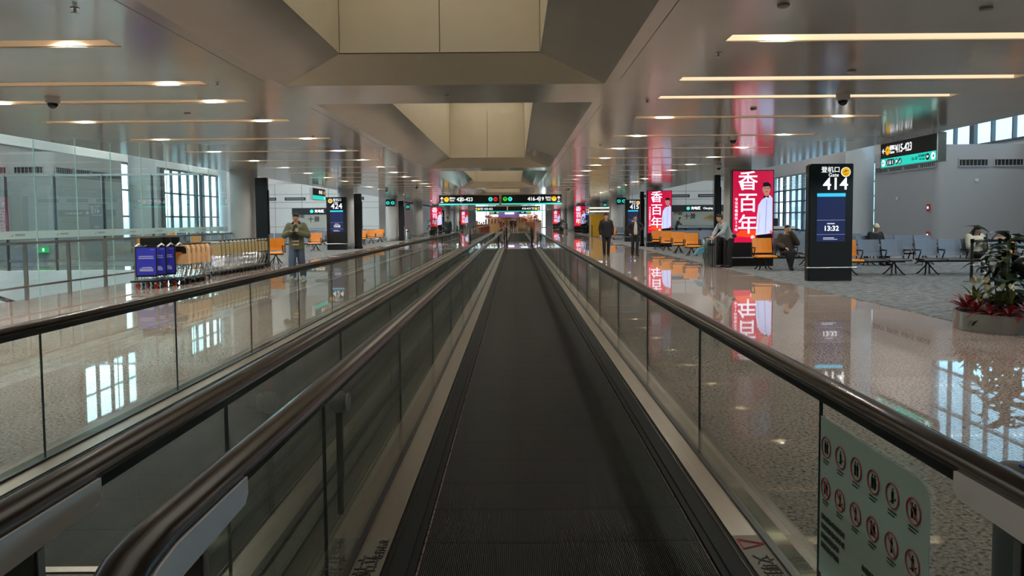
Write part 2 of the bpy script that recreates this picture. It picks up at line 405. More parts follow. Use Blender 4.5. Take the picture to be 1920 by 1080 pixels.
window_group('window_2', 21, 43, 60.5, .6, 4.7, 1.25, [1.9, 2.75, 3.6], (3.65, 4.65, 43.1, 60.4))
window_group('window_3', 21, 76, 121, .6, 4.7, 1.5, [2.0])
wall_with_openings('wall_left', -22.5, -22.2, -15.2, YE, -5, 5.3, [(41.4, 43.2, .6, 4.9), (46.8, 56.6, .6, 4.9), (76, 121, .6, 4.7)])
wall_with_openings('wall_left', -22.5, -22.2, -15.2, YE, 5.3, 10.6, [(-12, 26, 5.9, 9.7), (37.5, 44.5, 5.9, 8.9), (50, 56, 5.6, 7.6)])
window_group('window_4', -22.2, -12, 26, 5.9, 9.7, 1.4, [7.6])
window_group('window_9', -22.2, 37.5, 44.5, 5.9, 8.9, 1.4, [7.4])
window_group('window_10', -22.2, 50, 56, 5.6, 7.6, 1.2, [6.6])
window_group('window_5', -22.2, 46.8, 56.6, .6, 4.9, 1.25, [1.9, 3.4], wide=4)
window_group('window_8', -22.2, 41.4, 43.2, .6, 4.9, 1.8, [1.9, 3.4])
struct('trim_6', MB().box(-22.2, -22.1, 20, 61, 4.98, 5.5), M_white)['label'] = 'white upper wall of the left window bay'
window_group('window_6', -22.2, 76, 121, .6, 4.7, 1.5, [2.0])
# pale building across the apron on the right
ob = thing('terminal_building', 'pale blue-grey building seen through the right bay windows', 'building', (48, 60, 0))
MB().box(0, 12, -70, 70, -6, 30).build('facade', mat('facade_blue', '9fc0d0', .6), ob)
m = MB()
for k in range(36): m.box(-.05, 0, -69+k*3.9, -66.4+k*3.9, 1.2, 3.4); m.box(-.05, 0, -69+k*3.9, -66.4+k*3.9, 6.2, 8.4)
tag(m.build('window_row', mat('facade_glass', '55707e', .2), ob), kind='stuff')
struct('ground', MB().box(-200, 200, -120, 260, -6.3, -6), mat('apron', '6f7476', .8))
# end window
f = MB()
for x in (-7.6, -5.6, -4.9, -3.3, 0.5, 2.6, 3.6, 5.1, 5.8): f.box(x-.07, x+.07, YE-.1, YE+.1, 0, 3.3)
for z in (.05, 2.3, 3.25): f.box(-7.6, 5.8, YE-.08, YE+.08, z-.05, z+.05)
fo = struct('window_7', f, M_mullion); B(-7.6, 5.8, YE+.02, YE+.03, 0, 3.3).build('pane', M_winglass, fo)

# grey service blocks in the side bays (rounded corner towards the hall)
def block(name, x0, x1, y0, y1, h, rside, label, m=M_wall):
    r = .35; pts = []
    if rside < 0: pts = arc(x0+r, y0+r, r, PI, 1.5*PI, 6) + [(x1,y0),(x1,y1),(x0,y1)]
    else: pts = [(x0,y0)] + arc(x1-r, y0+r, r, -PI/2, 0, 6) + [(x1,y1),(x0,y1)]
    o = struct(name, MB().poly(pts, h, 'z', 0), m, smooth=True); o['label'] = label
    return o
b1 = block('wall_block_right', 17.3, 20.9, 30.5, 35.8, 4.47, -1, 'grey rounded-corner service block with air vents')
b2 = block('wall_block_left', -22.1, -18.9, 30.5, 35.8, 4.47, 1, 'grey service block with air vents behind the glass partition')
def vent_mesh(n=8, w=1.25, h=.34):
    f = MB()
    f.box(-w/2, w/2, -.03, 0, h/2-.05, h/2); f.box(-w/2, w/2, -.03, 0, -h/2, -h/2+.05)
    f.box(-w/2, -w/2+.05, -.03, 0, -h/2, h/2); f.box(w/2-.05, w/2, -.03, 0, -h/2, h/2)
    for i in range(1, n): f.box(-w/2+i*w/n-.008, -w/2+i*w/n+.008, -.02, 0, -h/2, h/2)
    return f.mesh('vent_frame', M_wall), B(-w/2, w/2, -.006, .0, -h/2, h/2).mesh('vent_grille', M_black)
vf, vb = vent_mesh()
def vent(loc, rz, label, group='air vents of the service blocks'):
    t = thing('air_vent', label, 'vent', loc, rz, group); place('vent_frame', vf, t); place('vent_grille', vb, t)
for i, x in enumerate((18.75, 20.2)): vent((x, 30.49, 3.72), 0, ['air vent on the front of the right grey block, beside the hanging sign', 'air vent on the front of the right grey block, nearest the photo edge'][i])
for i, y in enumerate((31.2, 32.5, 33.8, 35.1)): vent((17.29, y, 3.72), -PI/2, ORD[i]+' air vent from the rounded corner, under the hanging direction sign')
for i, x in enumerate((-21.4, -19.9)): vent((x, 30.49, 3.72), 0, ['air vent behind the partition glass, nearest the left photo edge', 'air vent behind the partition glass, second from the photo edge'][i])
for i, y in enumerate((31.2, 32.5, 33.8, 35.1)): vent((-18.89, y, 3.72), PI/2, ORD[i]+' air vent on the receding face of the left grey block')
# far side blocks with charging station walls
for sd, x0, x1 in (('left', -22.1, -11.2), ('right', 9.4, 20.9)):
    b = B(x0, x1, 61, 75, 0, 4.6); o = struct('wall_charging_'+sd, b, M_white); o['label'] = 'pale panelled end wall behind the charging station on the '+sd
    j = MB()
    for x in [x0+.2+2.2*i for i in range(int((x1-x0)/2.2)+1)]: j.box(x-.012, x+.012, 60.985, 61, 0, 4.6)
    for z in (1.1, 2.62, 3.1, 3.75): j.box(x0, x1, 60.985, 61, z-.012, z+.012)
    j.build('joint', mat('joint_grey', '5a6064', .6), o)
    for x in [x0+.8+2.4*i for i in range(int((x1-x0-.5)/2.4))]:
        B(x, x+1.7, 60.96, 61, 3.26, 3.5).build('slot_grille', M_black, o)
        B(x+.1, x+1.6, 60.94, 60.97, 3.36, 3.40).build('slot_blade', M_alum, o)
# far corridor side walls beyond the blocks
for sd, xa, xb in (('left', -11.4, -11.2), ('right', 9.4, 9.6)):
    o = struct('wall_corridor_'+sd, B(xa, xb, 75, YE, 0, 3.3), M_wall)
# lower void on the left with white slab edge
vo = MB(); vo.box(-22.2, -9.94, 24, 24.25, -1.3, 0.0); struct('trim_5', vo, M_white)['label'] = 'white slab edge across the open void'
lf = B(-22.2, -9.94, -15, 24, -4.6, -4.5); struct('floor_lower', lf, M_floor)
struct('wall_void', B(-9.96, -9.94, -15, 24, -4.6, -.3), M_white)
# tall round columns of the bays
def column(x, y, r, h, label, m=M_column):
    c = MB(); c.cyl(0, 0, 0, h, r, 32); o = c.build('round_column', m, None, (x, y, 0), True)
    tag(o, label, 'column', 'tall round columns of the window bays')
column(17.4, 37.6, .66, 10.5, 'tall pale round column beside the grey block behind gate sign 414')
column(-18.8, 37.6, .64, 10.5, 'tall pale round column behind the partition glass, left of the bright windows')
column(-19.4, 50, .5, 10.5, 'pale round column right of the bright windows behind the glass partition')
# strip lights high in the window bays
for sd, x0 in (('left', -20.5), ('right', 11.0)):
    for i, y in enumerate((4, 16, 28, 40, 52, 68, 84, 100)):
        t = thing('bay_light', f'long strip light high in the {sd} window bay, {ORD[i]} from the camera', 'ceiling light', (x0, y, 10.5), 0, 'strip lights high in the window bays')
        B(0, 8.5, -.14, .14, -.05, 0).build('housing', M_slot, t)
        B(.05, 8.45, -.11, .11, -.055, -.05).build('glow_face', mat('bay_diffuser_'+sd, 'fff4e6', .5, emit=(100 if sd == 'left' else 62)*LAMP), t)
# corridor pillars
def pillar(x, y, label):
    t = thing('grey_pillar', label, 'pillar', (x, y, 0), 0, 'grey pillars along the corridor')
    m = MB(); m.cyl(0, 0, 0, ZC, .46, 32); m.build('shaft', M_pillar, t, smooth=True)
    m = MB(); m.cyl(0, 0, 0, .12, .475, 32); m.build('base_ring', M_steel, t, smooth=True)
    r = MB(); r.tube([(math.cos(a)*.52, math.sin(a)*.52, .3) for a in [i*PI/12 for i in range(25)]], .018, 6)
    for a in (.8, 2.4, 3.9, 5.5): r.tube([(math.cos(a)*.52, math.sin(a)*.52, 0), (math.cos(a)*.52, math.sin(a)*.52, .3)], .016, 6)
    r.build('guard_rail', M_alum, t, smooth=True)
for i, y in enumerate(PY[1:], 1):
    for sd, x in (('left', XC-8.47), ('right', XC+8.58)):
        pillar(x, y, f'grey round pillar on the {sd} side, {ORD[i-1]} from the camera')

# ================================================================ MOVING WALKWAYS
def pallet_mesh():
    m = MB(); m.cur = 1; m.box(-.645, .645, 0.003, .397, -.02, -.008); m.cur = 0
    n = 152; p = 1.29/n
    for i in range(n):
        x = -.645 + (i+.5)*p; a = .0024
        m.add([(x-a,.003,-.008),(x-a,.003,0),(x+a,.003,0),(x+a,.003,-.008),(x-a,.397,-.008),(x-a,.397,0),(x+a,.397,0),(x+a,.397,-.008)],
              [(0,1,5,4),(1,2,6,5),(2,3,7,6)])
    return m.mesh('pallet', [M_tread, M_gap])
PAL = pallet_mesh()
DK = .035
def walkway(c, y0, y1, label, ybelt, near=True):
    t = thing('moving_walkway', label, 'walkway', (c, y0, 0))
    L = y1-y0; b0 = ybelt-y0; b1 = L-1.2
    n = int((b1-b0)/.4)
    for k in range(n): place('pallet', PAL, t, (0, b0+k*.4, .012))
    for ya, yb in ((-.2, b0), (b0+n*.4, L+.2)):
        m = B(-.66, .66, ya, yb, -.01, .014); m.build('landing_plate', M_dsteel if ya < 0 else M_steel, t)
        e = b0 if ya < 0 else ya
        B(-.645, .645, e-.06, e-.01 if ya < 0 else e, .014, .02).build('comb_strip', M_steel, t)
    for s in (-1, 1):
        sk = MB(); sk.box(min(s*.655, s*.70), max(s*.655, s*.70), 0, L, -.01, .02); sk.box(min(s*.69, s*.795), max(s*.69, s*.795), 0, L, -.01, DK-.008)
        sk.build('skirt', M_skirt, t)
        br = MB(); br.box(min(s*.770, s*.776), max(s*.770, s*.776), 0, L, .02, DK-.004); br.build('skirt_trim', M_dsteel, t)
        B(min(s*.797, s*.926), max(s*.797, s*.926), .0, L, -.01, DK).build('inner_deck', M_steel, t)
        B(min(s*.926, s*.963), max(s*.926, s*.963), .1, L-.1, -.01, DK+.012).build('glass_seal', M_black, t)
        B(min(s*.965, s*1.045), max(s*.965, s*1.045), .0, L, -.01, DK).build('outer_deck', M_steel2, t)
        if (s > 0) == (c > 0): B(min(s*1.045, s*1.14), max(s*1.045, s*1.14), .0, L, -.01, DK-.004).build('outer_cladding', mat('cladding', '7a7168', .3, .6), t)
        # glass panels
        g0, g1 = .55, L-.55; k = round((g1-g0)/1.85); st = (g1-g0)/k
        seams = [g0] + [1.66+1.85*q for q in range(int((L-2.6)/1.85)+1)] + [g1]
        ed = B(-.0065, .0065, -.002, .003, DK, .84).mesh('glass_edge', M_edged); gms = {}
        for a_, b_ in zip(seams[:-1], seams[1:]):
            w_ = round(b_-a_, 3)
            if w_ not in gms: gms[w_] = B(-.006, .006, .004, w_-.004, DK, .84).mesh('glass_panel', M_glass)
            place('glass_panel', gms[w_], t, (s*.945, a_, 0)); place('glass_edge', ed, t, (s*.945, a_, 0))
        # handrail: straight run, half circles at the newels, return under the deck
        R = .34; zt = .90; zc = zt-R
        pts = []
        for i in range(11): a = -PI/2 + (PI)*i/10; pts.append((s*.945, R-math.cos(a)*R, zc+math.sin(a)*R))
        m_ = 24
        for i in range(1, m_): pts.append((s*.945, R + (L-2*R)*i/m_, zt))
        for i in range(11): a = PI/2 - PI*i/10; pts.append((s*.945, L-R+math.cos(a)*R, zc+math.sin(a)*R))
        h = MB(); h.tube(pts, .05, 14, ry=.62, up=(1,0,0)); h.build('handrail', M_rubber, t, smooth=True)
        h = MB(); h.tube([(p[0], p[1], p[2]-.001) for p in pts], .046, 10, ry=.2, up=(1,0,0))
        gd = MB(); gd.box(s*.945-.012, s*.945+.012, R, L-R, .838, .873); gd.build('handrail_guide', M_black, t)
        # newel shroud: pale curved trim below the rail, dark end panel
        for e in (0, 1):
            f = (lambda y: y) if e == 0 else (lambda y: L-y)
            inn = [(.70,.825),(.72,.845),(.72,.888),(.34,.888)] + [(.34-math.sin(q)*.327, .56+math.cos(q)*.327) for q in [i*.26 for i in range(1, 9)]] + [(.34-math.sin(q)*.252, .56+math.cos(q)*.252) for q in [i*.26 for i in range(8, 0, -1)]] + [(.34,.812)]
            q = MB().poly([(f(u), v) for u, v in inn], .108, 'x', s*.945-.054); q.build('newel_shroud', mat('shroud_grey', 'dcd8d6', .35), t)
            e0, e1 = sorted((f(.14), f(.50)))
            B(s*.945-.03, s*.945+.03, e0, e1, DK, .80).build('newel_panel', M_dsteel, t)
            e0, e1 = sorted((f(.495), f(.52)))
            B(s*.945-.034, s*.945+.034, e0, e1, DK, .80).build('newel_frame', M_alum, t)
    # deck sticker bands
    return t
w1 = walkway(.21, 1.12, 39.6, 'moving walkway in the middle of the picture with black ribbed belt and glass sides', 3.02)
w2 = walkway(-2.05, 1.12, 39.6, 'parallel moving walkway left of the middle one, behind two brown-black handrails', 3.2)
w3 = walkway(.21, 49, 86, 'second moving walkway further down the corridor, in line with the middle one', 51)
w4 = walkway(-2.05, 49, 86, 'further moving walkway beyond the gap, in line with the left one', 51)

# stickers on the inner decks
def sticker(x, y0, y1, kids, label):
    o = B(-.062, .062, y0, y1, 0, .0012).build('deck_sticker', mat('sticker_tan', '6d6255', .5), w1, (x, -1.12, DK)); o['label'] = label
    return o
st = sticker(-.86, 2.6, 3.42, None, 'tan sticker asking to stand on the right')
text('靠右站立', .10, M_ink, st, (0.0, 3.04, .003), rot=(0, 0, PI/2), off=.0)
text('左行右立', .05, M_ink, st, (0.03, 3.3, .003), rot=(0, 0, PI/2))
st = sticker(.86, 2.6, 3.42, None, 'tan sticker asking to ride politely')
text('文明乘梯', .09, M_ink, st, (0.0, 3.03, .003), rot=(0, 0, -PI/2), off=.0)
tr = MB()
for a, b_ in (((-.05, 3.27), (-.05, 3.37)), ((-.05, 3.37), (.055, 3.32)), ((.055, 3.32), (-.05, 3.27))):
    tr.tube([(a[0], a[1], .003), (b_[0], b_[1], .003)], .005, 4)
tr.build('warning_triangle', M_red, st)

# safety notice on the right balustrade glass
nt_ = thing('safety_notice', 'pale green rider safety notice with red ringed pictograms on the right glass', 'notice', (1.155, 0, 0))
pm = MB().poly([(2.03, .18), (2.77, .18), (2.77, .78), (2.09, .78)] + arc(2.09, .72, .06, PI/2, PI, 4), .003, 'x', -.004)
pm.build('backing_film', mat('notice_film', 'c6d4cc', .45), nt_)
def X(o): o.rotation_euler = (PI/2, 0, -PI/2); return o
for row, z in enumerate((.675, .52)):
    for k in range(6):
        y = 2.715 - k*.121; r = .038; fig = row*6+k
        rings = MB(); figs = MB()
        rings.tube([(-.006, y+math.cos(a)*r, z+math.sin(a)*r) for a in [2*PI*i/20 for i in range(21)]], .0024, 4)
        if fig >= 5: rings.tube([(-.006, y+r*.7, z+r*.7), (-.006, y-r*.7, z-r*.7)], .0024, 4)
        def bit(dy, dz, h, w=.006): figs.box(-.006, -.0045, y+dy-w, y+dy+w, z+dz-h, z+dz+h)
        n = (2, 1, 2, 2, 1, 2, 2, 1, 1, 2, 1, 1)[fig]
        for q in range(n):
            dy = (q-.5*(n-1))*.017
            figs.ell((-.005, y+dy, z+.02), (.001, .005, .005), 6, 4); bit(dy, .004, .010); bit(dy-.003, -.014, .009, .002); bit(dy+.003, -.014, .009, .002)
        if fig in (1, 3, 4, 7, 9, 11): figs.tube([(-.005, y-.02, z-.005), (-.005, y+.016, z-.022)], .002, 4)
        rg = rings.build('prohibition_ring', mat('ring_red', 'a02e30', .5), nt_)
        tag(figs.build('pictogram', M_ink, rg), kind='stuff')
        cp = MB()
        for q in range(2): cp.box(-.006, -.005, y-.026+.012*q, y+.026, z-.052-.011*q, z-.048-.011*q)
        tag(cp.build('caption_lines', mat('caption_grey', '4a524e', .6), rg), kind='stuff')
for k, s in enumerate(('请勿逆行或奔跑嬉戏', '请照看好老人和小孩', '请勿倚靠扶手带', '请紧握扶手站稳')):
    text(s, .022, mat('caption_grey', '4a524e', .6), nt_, (-.006, 2.75, .405-k*.036), align='LEFT', rot=(PI/2, 0, -PI/2))
for k, s in enumerate(('如遇紧急情况', '请按急停按钮')):
    text(s, .022, mat('caption_grey', '4a524e', .6), nt_, (-.006, 2.42, .36-k*.036), align='LEFT', rot=(PI/2, 0, -PI/2))

# small post with a round head between the walkways
t = thing('sensor_post', 'short post with a round disc head and red tag between the two walkways', 'post', (-.92, 3.78, 0))
m = MB(); m.cyl(0, 0, 0, .56, .016, 10); m.build('pole', M_dsteel, t, smooth=True)
m = MB(); m.ell((0,0,0), (.058,.058,.05), 20, 12)
me = m.mesh('disc_head', mat('post_grey', '77716c', .4)); me.transform(Matrix.Translation((0,0,.60)) @ Matrix.Rotation(PI/2, 4, 'Y') @ Matrix.Rotation(.3, 4, 'X')); place('disc_head', me, t, smooth=True)
m = MB(); m.lathe([(.0,0),(.046,0),(.046,.008),(0,.008)], seg=20); me = m.mesh('disc_face', mat('disc_white', 'b0a8a4', .4))
me.transform(Matrix.Translation((.045,0,.60)) @ Matrix.Rotation(PI/2, 4, 'Y')); place('disc_face', me, t)
B(-.012, .012, -.004, .004, .655, .77).build('red_tag', M_red, t)

# ================================================================ LEFT GLASS PARTITION WITH RAILING
pt = thing('glass_partition', 'tall clear glass partition above the void on the left', 'partition', (-10.02, 10, 0))
ys = [-.9 + 1.5*i for i in range(18)]
gm = B(-.008, .008, .01, 1.49, -.2, 3.27).mesh('glass_panel', M_glass2)
em = B(-.009, .009, -.008, .008, -.2, 3.27).mesh('glass_edge', M_edge)
fm = B(.009, .0115, .02, 1.48, 1.22, 1.38).mesh('frosted_band', M_frost)
for i, y in enumerate([-.35 + 1.47*i for i in range(12)]):
    if y > 15.5: break
    y += 0
    place('glass_panel', gm, pt, (0, y, 0)); place('glass_edge', em, pt, (0, y, 0)); fb = place('frosted_band', fm, pt, (0, y, 0))
    lg = MB(); lg.poly([(.62, 1.275), (.69, 1.295), (.72, 1.33), (.70, 1.29), (.74, 1.30), (.70, 1.275)], .002, 'x', .012)
    lg.box(.012, .014, .78, 1.08, 1.298, 1.318); lg.box(.012, .014, .78, 1.08, 1.278, 1.288); lg.build('printed_mark', mat('print_grey', '5f6b6b', .6), fb)
rl = thing('guard_railing', 'steel guard railing in front of the tall glass partition', 'railing', (-9.72, 0, 0))
m = MB(); m.box(-.03, .03, -2, 27.5, 1.12, 1.17); m.build('top_rail', M_steel, rl)
m = MB(); m.box(-.02, .02, -2, 27.5, .26, .30); m.build('bottom_rail', M_steel, rl)
pm_ = B(-.035, .035, -.02, .02, 0, 1.12).mesh('post', M_steel)
for i in range(14): place('post', pm_, rl, (0, 9 + 1.42*i, 0))
# glazed enclosure beyond the void
ge = thing('glass_enclosure', 'framed glass screen across the far side of the void', 'glass screen', (-10.1, 24.1, 0))
m = MB(); m.box(-12, 0, -.04, .04, 3.05, 3.12); m.box(-12, 0, -.03, .03, .28, .36)
m.build('rail', M_alum, ge)
mm = B(-.03, .0, -.04, .04, 0, 3.1).mesh('mullion', M_alum); md = B(.0, .045, -.04, .04, 0, 3.1).mesh('mullion_cap', M_mullion)
gp = B(.05, 1.53, -.006, .006, 0, 3.05).mesh('glass_panel', M_glass2)
for i in range(8): place('mullion', mm, ge, (-1.58*i-.1, 0, 0)); place('mullion_cap', md, ge, (-1.58*i-.1, 0, 0)); place('glass_panel', gp, ge, (-1.58*(i+1)-.1, 0, 0))
# ramp going down through the void
es = thing('ramp_balustrade', 'sloping dark handrail going down through the void behind the glass', 'handrail', (-11.6, 12, 0))
m = MB(); m.tube([(-1.9, 3.0, 1.0), (2.2, 3.9, -.62)], .045, 8); m.build('handrail', M_dsteel, es, smooth=True)
m = MB(); m.poly([(3.0,-4.5),(3.0,-.2),(-6,-.2),(-6,-4.5)], .15, 'x', -3.0); m.build('side_panel', M_white, es)

# ================================================================ CEILING LIGHTS
def slot_light(side, i, y, lamps, lit, bright=False):
    sd = 'left' if side < 0 else 'right'
    t = thing('ceiling_light', f'recessed strip light in the {sd} ceiling half, {ORD[i]} row from the camera', 'ceiling light',
              (XC+side*(SL0+SL1)/2, y, ZC), 0, f'recessed strip lights in the {sd} ceiling')
    key = ('slot', lit, bright)
    if key not in MATS:
        Lh = (SL1-SL0)/2; h = .12; m = MB()
        m.box(-Lh, Lh, -SW-.01, -SW, 0, h); m.box(-Lh, Lh, SW, SW+.01, 0, h)
        m.box(-Lh-.01, -Lh, -SW, SW, 0, h); m.box(Lh, Lh+.01, -SW, SW, 0, h); m.box(-Lh, Lh, -SW, SW, h, h+.01)
        l = MB(); l.lathe([(.0,h-.012),(.06,h-.012),(.065,h-.002),(0,h-.002)], seg=14)
        MATS[key] = (m.mesh('light_housing', M_slot), B(-Lh, Lh, SW-.015, SW-.004, .012, h-.02).box(-Lh, Lh, .03, SW-.015, h-.02, h-.006).mesh('glow_face', mat('slot_glow_bright', 'ffeccc', .5, emit=.62*LAMP) if bright else mat('slot_glow_dim', 'e8d0b0', .5, emit=.15*LAMP)), l.mesh('lamp', M_lampon if lit else mat('lamp_off', '6a655c', .3)))  # emissive faces added to give the slot interior its lit look
    hm, df, lm = MATS[key]
    place('glow_face', df, t)
    place('light_housing', hm, t)
    for d in lamps:
        dx = side*(d - (SL0+SL1)/2)
        lo = place('lamp', lm, t, (dx, .0, 0))
        if lit:
            l_ = bpy.data.lights.get('downlight')
            if not l_:
                l_ = bpy.data.lights.new('downlight', 'SPOT'); l_.energy = 90*LAMP; l_.color = (1, .93, .83); l_.spot_size = math.radians(150); l_.spot_blend = .6; l_.shadow_soft_size = .05
            ob = bpy.data.objects.new('downlight', l_); COL.objects.link(ob); ob.location = (dx, 0, .07); ob.parent = t
for i, y in enumerate(ROWS):
    slot_light(-1, i, y, (3.5, 6.6), True)
    slot_light(1, i, y, (3.5, 6.6), i not in (1, 2), i < 3)
# fixtures on the ceiling
def sprinkler(x, y, label):
    t = thing('sprinkler', label, 'sprinkler', (x, y, ZC), 0, 'sprinkler heads on the ceiling')
    m = MB(); m.cyl(0,0,-.035,0,.012,8); m.cyl(0,0,-.006,0,.035,14); m.build('sprinkler_body', M_alum, t, smooth=True)
    m = MB(); m.cyl(0,0,-.045,-.04,.03,12); m.build('deflector', M_alum, t)
for x, y, w in ((-3.55, 6.1, 'above the left walkway, nearest the camera'), (2.15, 7.9, 'over the right handrail near the first light strip'), (-3.7, 9.35, 'beside the second light strip on the left'),
                (1.95, 11.0, 'at the end of the third light strip on the right'), (-4.2, 12.3, 'beside the fourth light strip on the left'), (-4.1, 15.2, 'beside the fifth light strip on the left'), (2.0, 17.5, 'over the right walk, further back')):
    sprinkler(x, y, 'small steel sprinkler head '+w)
def dome(x, y, label):
    t = thing('dome_camera', label, 'security camera', (x, y, ZC), 0, 'dome cameras on the ceiling')
    m = MB(); m.lathe([(.0,0),(.095,0),(.095,-.06),(.085,-.09),(.0,-.09)], seg=20); m.build('housing', mat('camera_white', 'b9b7b0', .4), t, smooth=True)
    m = MB(); m.ell((0,0,-.09), (.068,.068,.075), 16, 10); m.build('dome', M_blackg, t, smooth=True)
for x, y, w in ((-6.35, 10.3, 'over the luggage trolleys side'), (4.65, 10.6, 'between two long light strips on the right'), (4.65, 15.9, 'behind the first right dome'),
                (-4.9, 37.0, 'far above the left walkway'), (2.9, 40.5, 'beside the hanging gate signs on the right'), (-7.0, 40.5, 'beside the hanging gate signs on the left'), (6.7, 24.5, 'in front of the red advert')):
    dome(x, y, 'white dome camera with black lens '+w)
def puck(x, y, label, r=.05, col=M_ceil, h=.03, name='smoke_detector'):
    m = MB(); m.lathe([(.0,0),(r,0),(r,-h*.6),(r*.7,-h),(.0,-h)], seg=18); o = m.build(name, mat('detector_white', '8d8a82', .4), None, (x, y, ZC), True)
    tag(o, label, 'smoke detector', 'round detectors on the ceiling')
for x, y, w in ((2.2, 6.15, 'above the right handrail nearest the camera'), (3.95, 6.3, 'nearest to the first right light strip'), (4.55, 6.1, 'at the top right corner of the photo'), (-6.9, 9.3, 'left of the first left dome camera'), (4.0, 8.9, 'between first and second right strips'),
                (-5.2, 11.9, 'between third and fourth left strips'), (3.8, 11.9, 'right of the pink reflection')): puck(x, y, 'small round detector '+w)
o = B(-.03, .03, -.03, .03, -.02, 0).build('beam_sensor', M_white, None, (XC-.03, 10.4, ZC)); tag(o, 'tiny white sensor under the first ceiling beam', 'sensor')

# low grey bollard just outside the right handrail end
t = thing('sensor_bollard', 'grey round topped bollard with a blue mark behind the right handrail end', 'bollard', (1.47, 2.12, 0))
m = MB(); m.lathe([(.07,0),(.07,.76),(.06,.80),(0,.81)], seg=24); m.build('body', mat('bollard_grey', '6b655f', .4), t, smooth=True)
B(-.02, .05, -.03, -.012, .806, .812).build('blue_mark', mat('mark_blue', '2036b0', .4), t)

# ================================================================ GATE DISPLAYS, ADVERTS, SIGNS
M_scr = mat('screen_navy', '1d2547', .2, emit=.75)
M_cyan = mat('screen_cyan', '35b8e0', .3, emit=.9)
M_line = mat('screen_line', '8a93b8', .3, emit=.6)
M_adred = mat('advert_red', 'b80f3c', .15, emit=.9)
M_adglow = mat('advert_glow', 'd8401c', .15, emit=.9)
M_adwhite = mat('advert_white', 'e9e4f4', .2, emit=1.0)
M_suit = mat('advert_suit', 'b9bfe6', .2, emit=.85)
M_skinad = mat('advert_skin', 'b98274', .2, emit=.6)
M_adblack = mat('advert_black', '120a12', .2)
M_shade = mat('advert_fold', '8f96c4', .2, emit=.6)

def plane_icon(mb, x, z, r, y, d=-.002):
    mb.poly([(x-.6*r, z-.05*r), (x-.5*r, z-.2*r), (x+.6*r, z+.22*r), (x+.62*r, z+.32*r), (x+.1*r, z+.2*r), (x-.1*r, z+.5*r), (x-.2*r, z+.48*r), (x-.08*r, z+.12*r)], d, 'y', y)
def arrow(mb, x, z, r, ang, y, d=-.002, w=.22):
    pts = [(-w*.5, -1), (w*.5, -1), (w*.5, .35), (.55, -.1), (.8, .15), (0, 1), (-.8, .15), (-.55, -.1), (-w*.5, .35)]
    c, s_ = math.cos(ang), math.sin(ang)
    mb.poly([(x+r*(u*c-v*s_), z+r*(u*s_+v*c)) for u, v in pts], d, 'y', y)

def gate_display(x, y, num, label, flip=False):
    t = thing('gate_display', label, 'information display', (x, y, 0), 0, 'gate number displays')
    m = MB().poly(rrect(-.51, .51, 0, 2.80, .035), .20, 'y', .0); m.build('body', M_black, t)
    B(-.545, -.515, .01, .19, .0, 2.76).build('side_profile', M_dsteel, t)
    B(-.345, .33, -.006, .004, .95, 2.02).build('screen', M_scr, t)
    B(-.345, .33, -.009, -.005, 2.02, 2.10).build('screen_header', M_cyan, t)
    l = MB(); l.box(-.345, .33, -.009, -.005, 1.455, 1.465); l.box(-.345, .33, -.009, -.005, 1.115, 1.123); l.build('screen_rule', M_line, t)
    l = MB(); l.box(-.10, .08, -.009, -.006, 1.365, 1.39); l.box(-.19, .07, -.009, -.006, 1.028, 1.045); l.box(-.19, .15, -.009, -.006, .998, 1.010)
    l.build('screen_text_line', mat('screen_text', 'c4c8e0', .3, emit=.7), t)
    s = -1 if flip else 1
    text('登机口', .15, M_text, t, (-.03*s, -.004, 2.65), off=.001)
    text('Gate', .125, M_text, t, (.04*s, -.004, 2.53), off=.0005)
    text(num, .40, M_text, t, (.09 if not flip else -.0, -.004, 2.31), off=.005)
    text('13:32', .165, M_text, t, (.0, -.008, 1.26), off=.003)
    m = MB(); disc(m, .33*s, 2.60, .115, -.005, .004, 28); c = m.build('icon_ring', M_text, t)
    m = MB(); disc(m, .33*s, 2.60, .102, -.008, .004, 28); c = m.build('icon_disc', M_yellow, t)
    m = MB(); plane_icon(m, .33*s, 2.61, .10, -.008); m.box(.33*s-.04, .33*s+.04, -.010, -.008, 2.545, 2.555); m.build('plane_symbol', M_ink, c)
    m = MB(); m.tube([(-.60, -.07, .33), (.60, -.07, .33)], .018, 8)
    for u in (-.5, .5): m.tube([(u, -.07, .33), (u, .0, .33)], .012, 6)
    m.build('bumper_bar', M_alum, t, smooth=True)
    return t
gate_display(7.53, 17.7, '414', 'tall black display showing gate 414 on the carpet, nearest one')
gate_display(-9.45, 39.3, '424', 'tall black display showing gate 424 before the second left pillar', True)
gate_display(7.85, 49.5, '415', 'tall black display showing gate 415 behind the walking man in white shirt')
gate_display(-9.3, 92, '423', 'small distant gate display right of the far left red advert', True)
gate_display(8.1, 85.5, '416', 'distant gate display beside the third red advert on the right')

def fin(x, y, label, w=.20):
    t = thing('display_fin', label, 'display panel', (x, y, 0), 0, 'black side panels at the pillars')
    MB().poly(rrect(-w, w, 0, 3.02, .02), .14, 'y', -.07).build('panel', M_black, t)
    B(w, w+.03, -.05, .05, 1.1, 2.6).build('edge_screen', M_blackg, t)
    B(-w-.02, w+.02, -.09, .09, 0, .12).build('foot', M_dsteel, t)
for x, y, w in ((-8.60, 25.25, 'beside the near left pillar'), (6.99, 25.75, 'beside the near right pillar'), (-8.60, 40.6, 'beside the second left pillar'), (6.99, 41.0, 'left of the second right pillar'),
                (-8.6, 56.0, 'beside the third left pillar')):
    fin(x, y, 'narrow black floor-standing panel '+w, .20 if x < 0 else .10)

